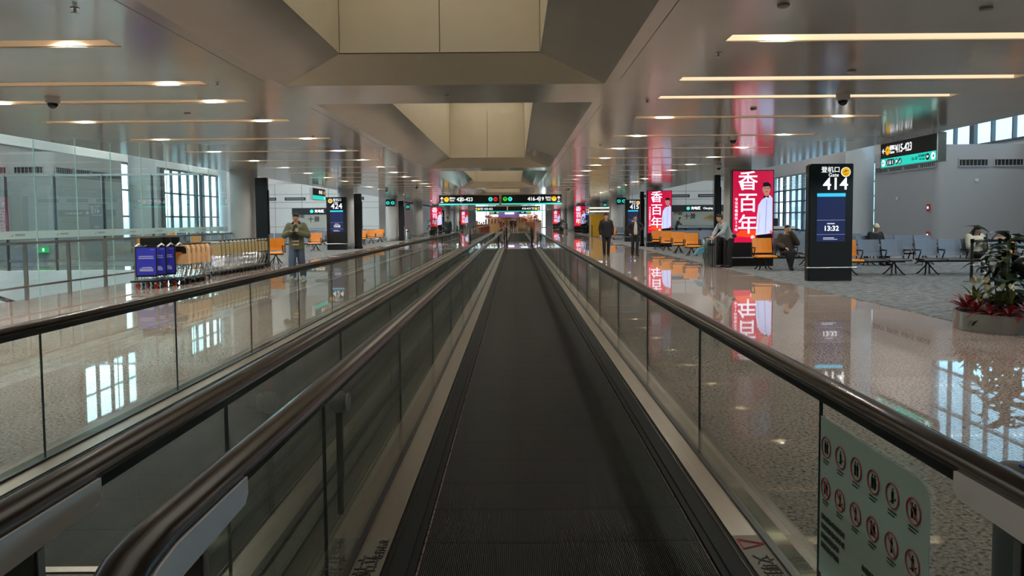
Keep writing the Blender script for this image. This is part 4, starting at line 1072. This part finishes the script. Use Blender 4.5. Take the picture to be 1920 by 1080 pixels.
def hand(m, wr, d, side, curl=.5):
    d = V(d).normalized(); up = V((0,0,1)) if abs(d.z) < .8 else V((0,-1,0)); sd = d.cross(up).normalized(); up = sd.cross(d).normalized()
    wr = V(wr); palm = wr + d*.05
    m.tube([wr, wr+d*.03, wr+d*.085], [.024, .036, .036], 10, ry=.5, up=sd)
    for k, (u, L) in enumerate(((-.026, .062), (-.009, .075), (.009, .080), (.026, .070))):
        a = wr + d*.08 + sd*u; b = a + d*L*.5 - up*L*.18*curl*2; c = b + d*L*.35 - up*L*.5*curl*2
        m.tube([wr+d*.05+sd*u, a, b, c], [.009, .009, .0085, .007], 6)
    th = wr + d*.03 - sd*.03*side
    m.tube([wr+d*.02, th, th+d*.035-sd*.018*side-up*.01, th+d*.06-sd*.02*side-up*.02], [.012, .012, .010, .008], 6)
def head(m, h, turn=0):
    h = V(h)
    m.ell(h+V((0,.012,.02)), (.076,.094,.098), 18, 12); m.ell(h+V((0,-.012,-.05)), (.058,.070,.068), 16, 10)
    m.ell(h+V((0,-.086,-.02)), (.012,.016,.022), 8, 6); m.ell(h+V((0,-.078,-.062)), (.024,.010,.008), 8, 6)
    for s in (-1, 1): m.ell(h+V((s*.076,.01,-.01)), (.010,.018,.028), 8, 6)
def person(label, loc, rz, pose, c, scale=1.0, vox=.012, extra=None, tilt=(0,0,0)):
    """c: dict of clothing: coat, trousers, shoes colours, hair style"""
    p = dict(STAND if pose.get('base') != 'sit' else SIT); p.update({k: v for k, v in pose.items() if k != 'base'})
    t = thing('person', label, 'person', loc, rz); t.scale = (scale,)*3
    dirs = {s: pose.get('hd'+s, tuple(V(p['wr'+s])-V(p['el'+s]))) for s in 'LR'}
    b = MB(); torso(b, p)
    b.tube([V(p['nb'])+V((0,0,-.03)), V(p['nb']).lerp(V(p['head']), .6), V(p['head'])], [.062, .054, .05], 12)
    hm_ = MB(); head(hm_, (0,0,0))
    R = Euler(tilt).to_matrix().to_4x4(); H = V(p['head'])
    b.add([H + (R @ V(q)) for q in hm_.v], hm_.f)
    for s, g in (('L', -1), ('R', 1)):
        limb(b, [p['sh'+s], p['el'+s], p['wr'+s]], [.048, .038, .026]); hand(b, p['wr'+s], dirs[s], g)
        limb(b, [p['hip'+s], p['knee'+s], p['ank'+s]], [.078, .052, .036])
        b.tube([V(p['ank'+s])+V((0,.03,-.04)), V(p['toe'+s])], [.036, .028], 8)
    me = remeshed(b, vox); me.materials.append(M_skin); place('body', me, t)
    e = MB()
    for s in (-1, 1): e.ell(H + R @ V((s*.030, -.078, .008)), (.011,.006,.006), 8, 6)
    e.build('eyes', M_eye, t, smooth=True)
    # hair
    h = MB(); st = c.get('hair', 'short')
    hv = MB()
    if st == 'cap': hv.ell((0,.012,.045), (.092,.105,.095), 16, 10); hv.ell((0,.0,.02), (.098,.112,.03), 16, 6)
    else:
        hv.ell((0,.022,.052), (.086,.100,.082), 16, 10); hv.ell((0,.045,.0), (.080,.075,.09), 14, 10); hv.ell((0,-.035,.095), (.062,.045,.03), 12, 8)
        if st == 'long':
            for s in (-1, 1): hv.tube([(s*.065,.02,.06), (s*.088,.01,-.03), (s*.085,-.0,-.17), (s*.08,-.02,-.27)], [.03,.032,.034,.015], 8)
            hv.tube([(0,.07,.03),(0,.09,-.08),(0,.085,-.24)], [.06,.075,.05], 10)
        if st == 'bun': hv.ell((0,.12,.03), (.035,.035,.035), 10, 8)
    h.add([H + (R @ V(q)) for q in hv.v], hv.f)
    hh = remeshed(h, vox*1.1, 1); hh.materials.append(mat('beanie_cream', 'cfc6b0', .8) if st == 'cap' else M_hair); place('hat' if st == 'cap' else 'hair', hh, t)
    # trousers
    w = c.get('leg', .018); m = MB(); torso(m, p, .012, .0, .25, 1.0)
    for s in 'LR': limb(m, [p['hip'+s], p['knee'+s], V(p['ank'+s])+V((0,0,.0))], [.088+w*.4, .058+w, .046+w])
    me = remeshed(m, vox*1.2); me.materials.append(c['trousers']); place('trousers', me, t)
    # coat
    g = c.get('bulk', .022); m = MB(); torso(m, p, g, c.get('hem', .12), 1.0)
    for s in 'LR':
        k = c.get('sleeve', .94); limb(m, [p['sh'+s], p['el'+s], V(p['el'+s]).lerp(V(p['wr'+s]), k)], [.052+g, .044+g, .032+g*.8])
    me = remeshed(m, vox*1.2); me.materials.append(c['coat']); place('jacket', me, t)
    if 'inner' in c:
        m = MB(); a, b2 = V(p['pelvis']), V(p['nb'])
        ts = [(-.08, .080), (.25, .085), (.6, .080), (.85, .065), (.98, .04)]
        m.tube([a+(b2-a)*q+V((0,-(.075+g*.8), 0)) for q, r in ts], [r for q, r in ts], 12, ry=.75, up=(1,0,0))
        me = remeshed(m, vox); me.materials.append(c['inner']); place('shirt', me, t)
    if 'collar' in c:
        m = MB(); n = V(p['nb'])
        m.tube([n+V((-.06,-.10,-.10)), n+V((-.10,-.02,.01)), n+V((-.06,.08,.05)), n+V((.06,.08,.05)), n+V((.10,-.02,.01)), n+V((.06,-.10,-.10))], [.02,.035,.045,.045,.035,.02], 8)
        me = remeshed(m, vox); me.materials.append(c['collar']); place('collar', me, t)
    # shoes
    for s in 'LR':
        m = MB(); a = V(p['ank'+s]); tt = V(p['toe'+s]); d = tt-a; d.z = 0
        fl_ = tt.z-.035
        m.tube([a+V((0,0,.01)), V((a.x, a.y, a.z-.045))], [.048, .050], 10)
        m.tube([V((a.x,a.y,a.z-.05))-d.normalized()*.05, V((a.x,a.y,a.z-.05))+d*.4, tt, tt+d.normalized()*.04+V((0,0,-.003))], [.042,.048,.042,.022], 10, ry=.95)
        sh = remeshed(m, vox, 1); sh.materials.append(c['shoes']); place('shoe', sh, t)
    return t, p
def C(n, h, r=.8): return mat(n, h, r)
black = C('cloth_black', '141417'); jeans = C('denim', '3c4a5c')
# young man looking at his phone
t, p = person('man in open olive parka walking and looking down at a phone, beside the luggage trolleys', (-5.85, 19.8, 0), .08,
    dict(elL=(-.30,-.02,1.16), wrL=(-.09,-.25,1.25), elR=(.30,-.02,1.16), wrR=(.09,-.25,1.25), head=(0,-.04,1.63), hdL=(.35,-.6,.3), hdR=(-.35,-.6,.3),
         kneeL=(-.10,-.10,.52), ankL=(-.09,-.10,.10), toeL=(-.11,-.27,.04), kneeR=(.11,.02,.51), ankR=(.13,.14,.10), toeR=(.15,-.02,.035)),
    dict(coat=C('parka_olive', '53563f'), inner=C('sweater_dark', '1c1c20'), trousers=jeans, shoes=C('sneaker_white', 'c9c9c2'), collar=black, bulk=.045, leg=.045, hem=.22), 1.0, .011, tilt=(.25,0,0))
m = MB(); m.obox((0,-.33,1.315), (.072,.010,.14), (-.9,0,0)); me = m.mesh('phone', M_black); place('phone', me, t).rotation_euler = (0,0,0)
for z0, z1, cc in ((.90, .945, 'sweater_cream'), (.955, .975, 'stripe_red'), (.985, 1.03, 'sweater_cream'), (1.30, 1.36, 'sweater_cream')):
    m = MB(); m.tube([(0,-.114,z0),(0,-.114,z1)], .089, 14, ry=.76, up=(1,0,0)); m.build('sweater_band', C(cc, {'sweater_cream': 'a8987a', 'stripe_red': '4a1c20'}[cc]), t, smooth=True)
# woman in black, man in blazer
person('person in long black jacket and black trousers walking alone on the granite floor', (3.74, 30.6, 0), -.05,
    dict(kneeL=(-.09,-.07,.51), ankL=(-.08,-.05,.09), toeL=(-.09,-.21,.035), ankR=(.09,.10,.09), toeR=(.10,-.06,.03), elL=(-.25,.05,1.15), elR=(.25,.05,1.15), wrR=(.26,-.03,.90)),
    dict(coat=black, trousers=black, shoes=black, collar=black, bulk=.035, hem=.25), 1.0, .013)
t, p = person('man in open dark blazer and pale shirt, hand on hip, beside the red advert', (4.96, 30.8, 0), .1,
    dict(elL=(-.32,.06,1.18), wrL=(-.24,-.02,.98), elR=(.37,.07,1.22), wrR=(.17,-.04,1.05), hdR=(-.6,-.1,-.3), kneeR=(.09,-.07,.51), ankR=(.08,-.05,.09), toeR=(.09,-.21,.035), ankL=(-.09,.08,.09), toeL=(-.12,-.08,.03)),
    dict(coat=C('blazer_dark', '17171c'), inner=C('shirt_pale', 'b3a8a4'), trousers=black, shoes=black, bulk=.025), .96, .013)
# cleaner leaning on the bin
t, p = person('cleaner in pale blue shirt and black trousers leaning over the steel litter bin', (6.58, 22.95, 0), -1.25,
    dict(nb=(0,-.22,1.38), pelvis=(0,.06,.93), head=(0,-.33,1.53), shL=(-.18,-.20,1.33), shR=(.18,-.20,1.33), elL=(-.25,-.30,1.10), elR=(.24,-.36,1.10), wrL=(-.14,-.46,.98), wrR=(.12,-.50,.98), hipL=(-.09,.06,.90), hipR=(.09,.06,.90)),
    dict(coat=C('cleaner_shirt', '8f9ea0'), trousers=black, shoes=black, bulk=.02, sleeve=.75, hem=-.02, hair='bun'), 1.0, .012, tilt=(.2,0,0))
m = MB(); m.ell((.16,.10,.98), (.06,.09,.06), 12, 8); m.build('waist_bag', black, t, smooth=True)
t = thing('dustpan', 'blue dustpan on a long thin handle leaning by the cleaner', 'dustpan', (5.75, 23.2, 0))
MB().tube([(.33,-.12,.98),(.0,.0,.52)], .011, 6).build('handle', M_alum, t)
m = MB(); m.poly([(-.16,.40),(.12,.46),(.14,.62),(-.02,.60)], .24, 'y', -.12); m.build('pan', mat('dustpan_blue', '3f7f92', .4), t)
MB().tube([(.12,0,.48),(.2,.0,.0)], .012, 6).build('support', M_black, t)
# seated woman in brown coat
person('person in dark brown coat sitting with a hand raised to the face', (8.0, 21.9, 0), -.1,
    dict(base='sit', elR=(.27,-.16,.78), wrR=(.07,-.22,1.10), hdR=(-.2,-.05,.5), elL=(-.26,-.12,.74), kneeR=(.06,-.55,.55), ankR=(.0,-.50,.12), toeR=(0,-.68,.06), ankL=(.02,-.45,.10), toeL=(.03,-.62,.035)),
    dict(coat=C('coat_brown', '33271d'), trousers=black, shoes=black, bulk=.045, hem=.1), 1.0, .013, tilt=(.1,0,-.15))
# girl in white jacket
t, p = person('girl in white jacket with long black hair sitting cross-legged looking at a phone', (12.1, 19.6, 0), .15,
    dict(base='sit', head=(0,-.14,1.16), elL=(-.25,-.16,.74), wrL=(-.06,-.34,.84), elR=(.25,-.16,.74), wrR=(.06,-.34,.84), hdL=(.3,-.5,.3), hdR=(-.3,-.5,.3),
         kneeR=(.0,-.55,.60), ankR=(-.22,-.68,.42), toeR=(-.36,-.80,.36), kneeL=(-.10,-.52,.52)),
    dict(coat=C('jacket_white', 'c2bba8'), trousers=black, shoes=C('sneaker_white', 'c9c9c2'), bulk=.04, hair='long', collar=C('vest_dark', '1a1a1e')), 1.0, .011, tilt=(.4,0,0))
MB().box(-.035, .035, -.41, -.40, .86, .99).build('phone', M_black, t)
# seated with beanie, seen from behind
person('person in cream knitted hat and dark coat sitting in the row behind gate display 414', (11.45, 23.68, 0), 0.2,
    dict(base='sit'), dict(coat=C('coat_dark', '1a1c20'), trousers=black, shoes=black, hair='cap', bulk=.04), 1.0, .014)
# person at the charging counter
person('man in dark grey top bending over the charging station counter on the right', (12.9, 59.5, 0), 1.2,
    dict(nb=(0,-.18,1.36), head=(0,-.30,1.50), shL=(-.18,-.16,1.31), shR=(.18,-.16,1.31), elL=(-.24,-.25,1.10), elR=(.24,-.25,1.10), wrL=(-.12,-.45,1.05), wrR=(.12,-.45,1.05)),
    dict(coat=C('top_grey', '3a3c3e'), trousers=black, shoes=black), 1.0, .02)
# distant figures
far = [('person in dark teal top standing beyond the left handrail', -4.3, 47.0, 'top_teal', '20343c', 0), ('small distant person in brown top by the far left advert', -8.1, 108, 'top_brown', '4a3a30', 1.5),
       ('distant person in dark blue standing against the bright end window', 3.75, 120, 'top_navy', '1c2a4a', .5), ('distant shopper in black left of middle at the far stalls', -.6, 112, 'cloth_black', '141417', 3),
       ('distant shopper in black right of middle at the far stalls', -.05, 112.5, 'cloth_black', '141417', 3.4), ('distant shopper in black behind the right far stall', 2.25, 113, 'cloth_black', '141417', 0)]
for lb, x, y, cn, ch, rz in far:
    person(lb, (x, y, 0), rz, dict(elL=(-.26,-.02,1.15), wrL=(-.12,-.2,1.05)), dict(coat=C(cn, ch), trousers=black, shoes=black, bulk=.03), 1.0, .024)

# ================================================================ PLANTS
def leaf_mesh(L, w, bend, fold=.15, n=6, tip=1.0):
    vs = []; fs = []
    for i in range(n+1):
        u = i/n; x = L*u; ww = w*math.sin(PI*min(1, u*.92+.06))**.8*(1 if u < 1 else .05); z = -bend*u*u*L
        x = x*(1-.25*bend*u*u)
        vs += [(x, -ww/2, z+abs(fold)*ww), (x, 0, z), (x, ww/2, z+abs(fold)*ww)]
    for i in range(n):
        for k in (0, 1): a = i*3+k; fs.append((a, a+1, a+4, a+3))
    me = bpy.data.meshes.new('leaf'); me.from_pydata(vs, [], fs); me.polygons.foreach_set('use_smooth', [True]*len(me.polygons)); return me
def put_leaf(me, m, parent, loc, yaw, pitch, roll=0, s=1, name='leaf'):
    if not me.materials: me.materials.append(m)
    o = bpy.data.objects.new(name, me); COL.objects.link(o); o.parent = parent; o.location = loc
    o.rotation_euler = Euler((roll, -pitch, yaw), 'XYZ'); o.scale = (s, s, s); return o
M_leaf = mat('leaf_dark', '1e2c18', .35, rnd=.3); M_leaf2 = mat('leaf_light', '5c7038', .45, rnd=.3); M_brom = mat('bromeliad_red', '7c1a1e', .4, rnd=.35); M_pink = mat('orchid_pink', 'b0487c', .5); M_lily = mat('flower_cream', 'c8c6a0', .5)
rng = random.Random(4)
t = thing('flower_planter', 'low round steel planter of dark foliage, red bromeliads and pink flowers at the right edge', 'planter', (6.62, 9.95, 0))
m = MB(); m.lathe([(.62,0),(.625,.005),(.625,.245),(.61,.25),(.595,.25),(.59,.22),(.0,.22)], seg=48); m.build('steel_ring', mat('planter_steel', 'a5a6a2', .2, 1), t, smooth=True)
m = MB(); m.lathe([(.58,.222),(.5,.235),(.0,.24)], seg=24); m.build('soil', mat('soil', '1a1410', .95, bump=.5), t)
LA = leaf_mesh(.42, .13, .55); LB_ = leaf_mesh(.60, .17, .45); LC = leaf_mesh(.26, .045, .35); LD = leaf_mesh(.24, .04, .2); LE = leaf_mesh(.07, .05, .3, n=3)
st = MB()
for i in range(9):
    a = rng.uniform(0, 2*PI); r = rng.uniform(.05, .34); x, y = r*math.cos(a), r*math.sin(a); hgt = rng.uniform(.6, 1.12)
    st.tube([(x, y, .22), (x*1.1, y*1.1, .22+hgt*.5), (x*1.35, y*1.35, .22+hgt)], .009, 5)
    for k in range(11):
        z = .3 + hgt*(k/11)**.9; q = rng.uniform(0, 2*PI)
        put_leaf(LB_ if k % 3 == 0 else LA, M_leaf, t, (x*1.15, y*1.15, z), q, rng.uniform(-.1, .9), rng.uniform(-.4, .4), rng.uniform(.55, .95))
st.build('stems', mat('stem_green', '33421f', .5), t, smooth=True)
for i in range(15):      # ring of red bromeliads
    a = 2*PI*i/15; r = .50
    for k in range(9):
        put_leaf(LC, M_brom, t, (r*math.cos(a), r*math.sin(a), .25), 2*PI*k/9+rng.uniform(-.3,.3), rng.uniform(.15, 1.1), 0, rng.uniform(.9, 1.45), 'red_leaf')
for i in range(7):       # pale green and cream tufts on the left
    a = PI*(.75+.1*i); r = .40
    for k in range(6): put_leaf(LD, M_leaf2, t, (r*math.cos(a), r*math.sin(a), .38), rng.uniform(0, 2*PI), rng.uniform(.3, 1.3), 0, rng.uniform(.8, 1.3), 'pale_leaf')
    for k in range(2): put_leaf(LE, M_lily, t, (r*math.cos(a)+rng.uniform(-.05,.05), r*math.sin(a)-.05, .50+rng.uniform(0,.15)), rng.uniform(0, 6), 1.3, 0, 1.5, 'cream_petal')
for cx, cy, cz in ((-.32,-.25,1.0), (-.22,-.3,1.08), (-.28,-.28,.93), (-.12,-.33,1.02)):
    for k in range(5): put_leaf(LE, M_pink, t, (cx, cy, cz), 2*PI*k/5, rng.uniform(.1,.8), 0, 1.1, 'pink_petal')

def bush(x, y, h, w, label, pot=True):
    t = thing('potted_plant', label, 'plant', (x, y, 0), 0, 'potted plants along the corridor')
    m = MB(); m.lathe([(.22,0),(.30,.02),(.34,.42),(.30,.42),(.28,.36),(0,.36)], seg=20); m.build('pot', mat('pot_dark', '2c2a28', .4), t, smooth=True)
    L_ = leaf_mesh(.34, .11, .5, n=4); L_.materials.append(M_leaf)
    s = MB()
    for i in range(7): a = i*.9; s.tube([(0,0,.36), (.12*math.cos(a), .12*math.sin(a), h*.6), (.25*w*math.cos(a), .25*w*math.sin(a), h*.9)], .014, 5)
    s.build('trunk', mat('trunk_brown', '2e241a', .8), t)
    for k in range(90):
        u = rng.random(); z = .45 + (h-.55)*u; r = w*.38*math.sin(PI*min(.95, .25+.7*u))*rng.uniform(.4, 1); a = rng.uniform(0, 2*PI)
        put_leaf(L_, M_leaf, t, (r*math.cos(a), r*math.sin(a), z), a+rng.uniform(-.5,.5), rng.uniform(-.3, .8), 0, rng.uniform(.8, 1.3))
bush(-8.6, 77, 1.95, 1.3, 'tall dark potted bush in front of the left mid advert')
bush(7.35, 78.5, 1.95, 1.3, 'tall dark potted bush in front of the right mid advert')
bush(6.0, 97, 1.7, 1.0, 'small potted plant near the far right advert')

# ================================================================ FAR STALLS UNDER THE END WINDOW
fcol = ['b06a4a', 'c8a070', 'a84838', 'c9b28c', '8c5238', 'd0b8b0']
k = 0
for i, (x, y, w, h) in enumerate(((-4.6, 104, 1.8, .9), (-3.0, 106, 1.4, 1.0), (-1.6, 108, 1.3, .8), (.9, 108, 1.2, 1.1), (2.2, 106, 1.5, 1.2), (3.2, 104, .9, 1.1))):
    t = thing('gift_stall', f'far gift stall with goods, {ORD[i]} from the left under the end window', 'stall', (x, y, 0), 0, 'gift stalls at the corridor end')
    MB().box(-w/2, w/2, -.4, .4, 0, h).build('counter', mat('stall_'+fcol[i], fcol[i], .6), t)
    MB().box(-w/2-.05, w/2+.05, -.45, .45, h, h+.05).build('counter_top', mat('stall_top', 'c9b79a', .5), t)
    for j in range(6):
        o = MB(); u = -w/2+.12+j*(w-.24)/5; hh = rng.uniform(.2, .65)
        if j % 2: o.ell((u, 0, h+.05+hh*.5), (.14, .14, hh*.5), 10, 8)
        else: o.poly(rrect(u-.12, u+.12, h+.05, h+.05+hh, .02), .2, 'y', -.1)
        o.build('goods', mat('goods_'+fcol[(i+j) % 6], fcol[(i+j) % 6], .6), t)
for i, (x, z) in enumerate(((-3.9, 1.95), (2.9, 2.0), (1.2, 1.7))):
    t = thing('blossom_tree', f'far pink artificial blossom tree behind the stalls, {ORD[i]} from the left', 'artificial tree', (x, 109.5, 0), 0, 'pink blossom trees at the stalls')
    MB().tube([(0,0,0),(0,0,z)], .05, 6).build('trunk', mat('trunk_brown', '2e241a', .8), t)
    m = MB()
    for j in range(9): m.ell((rng.uniform(-.45,.45), rng.uniform(-.3,.3), z+rng.uniform(-.2,.35)), (.22,.2,.16), 8, 6)
    m.build('blossom', mat('blossom_pink', 'd9a9b4', .7), t, smooth=True)
t = thing('shop_screen', 'purple lit shop sign board hanging over the far stalls', 'screen', (-1.0, 114, 1.9))
B(-1.6, 1.6, 0, .1, 0, .9).build('board', mat('board_purple', '3a2a5c', .4, emit=.4), t); B(-.6, .8, -.01, 0, .5, .75).build('lit_panel', M_adwhite, t)
B(-1.6,-1.5,.1,.2,-1.9,.9).build('upright', M_dsteel, t); B(1.5,1.6,.1,.2,-1.9,.9).build('upright', M_dsteel, t)
# small wall items on the grey block
for x, y, z, w, h, m_, nm, lb in ((17.28, 31.05, 1.9, .2, .3, M_red, 'alarm_box', 'small red alarm box on the right grey block, upper one'), (17.28, 31.05, .75, .2, .3, M_red, 'alarm_box', 'small red alarm box low on the right grey block behind the seats'),
                              (17.28, 33.6, 2.35, .14, .14, M_white, 'wall_sensor', 'small white sensor in the middle of the right block side'), (18.9, 30.49, 3.0, .12, .12, M_white, 'wall_sensor', 'small white sensor on the right block front')):
    t = thing(nm, lb, 'wall fixture', (x, y, z), -PI/2 if x < 18 else 0)
    MB().poly(rrect(-w/2, w/2, -h/2, h/2, .02), .04, 'y', -.04).build('casing', m_, t); B(-w/4, w/4, -.046, -.04, -h/6, h/6).build('face_plate', M_text if m_ is M_red else M_alum, t)
t = thing('exit_sign', 'small green running man exit sign low behind the glass partition', 'sign', (-19.4, 30.44, .45))
B(-.2, .2, 0, .05, -.12, .12).build('panel', mat('exit_green', '1ea050', .4, emit=.8), t); B(-.04, .04, -.006, 0, -.07, .07).build('figure_symbol', M_text, t)
# white service cart seen over the seats
t = thing('service_counter', 'white service counter with dark top behind the seats near the advert', 'counter', (11.6, 33.2, 0))
MB().poly(rrect(-.9, .9, 0, 1.15, .03), .6, 'y', 0).build('body', M_white, t); B(-1.1, 1.1, -.05, .65, .98, 1.03).build('shelf', M_dsteel, t); B(-.1, .2, .2, .5, 1.15, 1.5).build('device', M_black, t)

t = thing('shop_backdrop', 'beige shop display wall with shelves of goods closing the corridor end', 'display wall', (-.8, 117, 0))
B(-3.6, 3.6, 0, .2, 0, 2.35).build('back_panel', mat('backdrop_beige', 'b59a84', .7), t)
for z in (.6, 1.1, 1.6): B(-3.5, 3.5, -.3, 0, z, z+.04).build('shelf', mat('stall_top', 'c9b79a', .5), t)
for r_, z in enumerate((.64, 1.14, 1.64)):
    for j in range(16):
        u = -3.3+j*.44; hh = rng.uniform(.15, .4); o = MB()
        if (j+r_) % 3: o.poly(rrect(u-.13, u+.13, z, z+hh, .02), .18, 'y', -.24)
        else: o.ell((u, -.15, z+hh*.5), (.13, .11, hh*.5), 10, 7)
        o.build('goods', mat('goods_'+fcol[(j*2+r_) % 6], fcol[(j*2+r_) % 6], .6), t)
B(-3.4, -1.4, -.03, 0, 2.02, 2.3).build('lit_fascia', mat('fascia_lit', 'e8dccb', .5, emit=1.0), t)
B(1.0, 2.6, -.03, 0, 2.02, 2.3).build('lit_fascia', mat('fascia_lit', 'e8dccb', .5, emit=1.0), t)
for u in (-2.4, 0, 2.4):  # fill lights added to brighten the far stalls and shop wall
    l_ = bpy.data.lights.new('stall_fill', 'AREA'); l_.size = .8; l_.energy = 60; l_.color = (1, .93, .82)
    o = bpy.data.objects.new('stall_fill', l_); COL.objects.link(o); o.location = (-.8+u, 112, 3.2); o.rotation_euler = (.5, 0, 0)
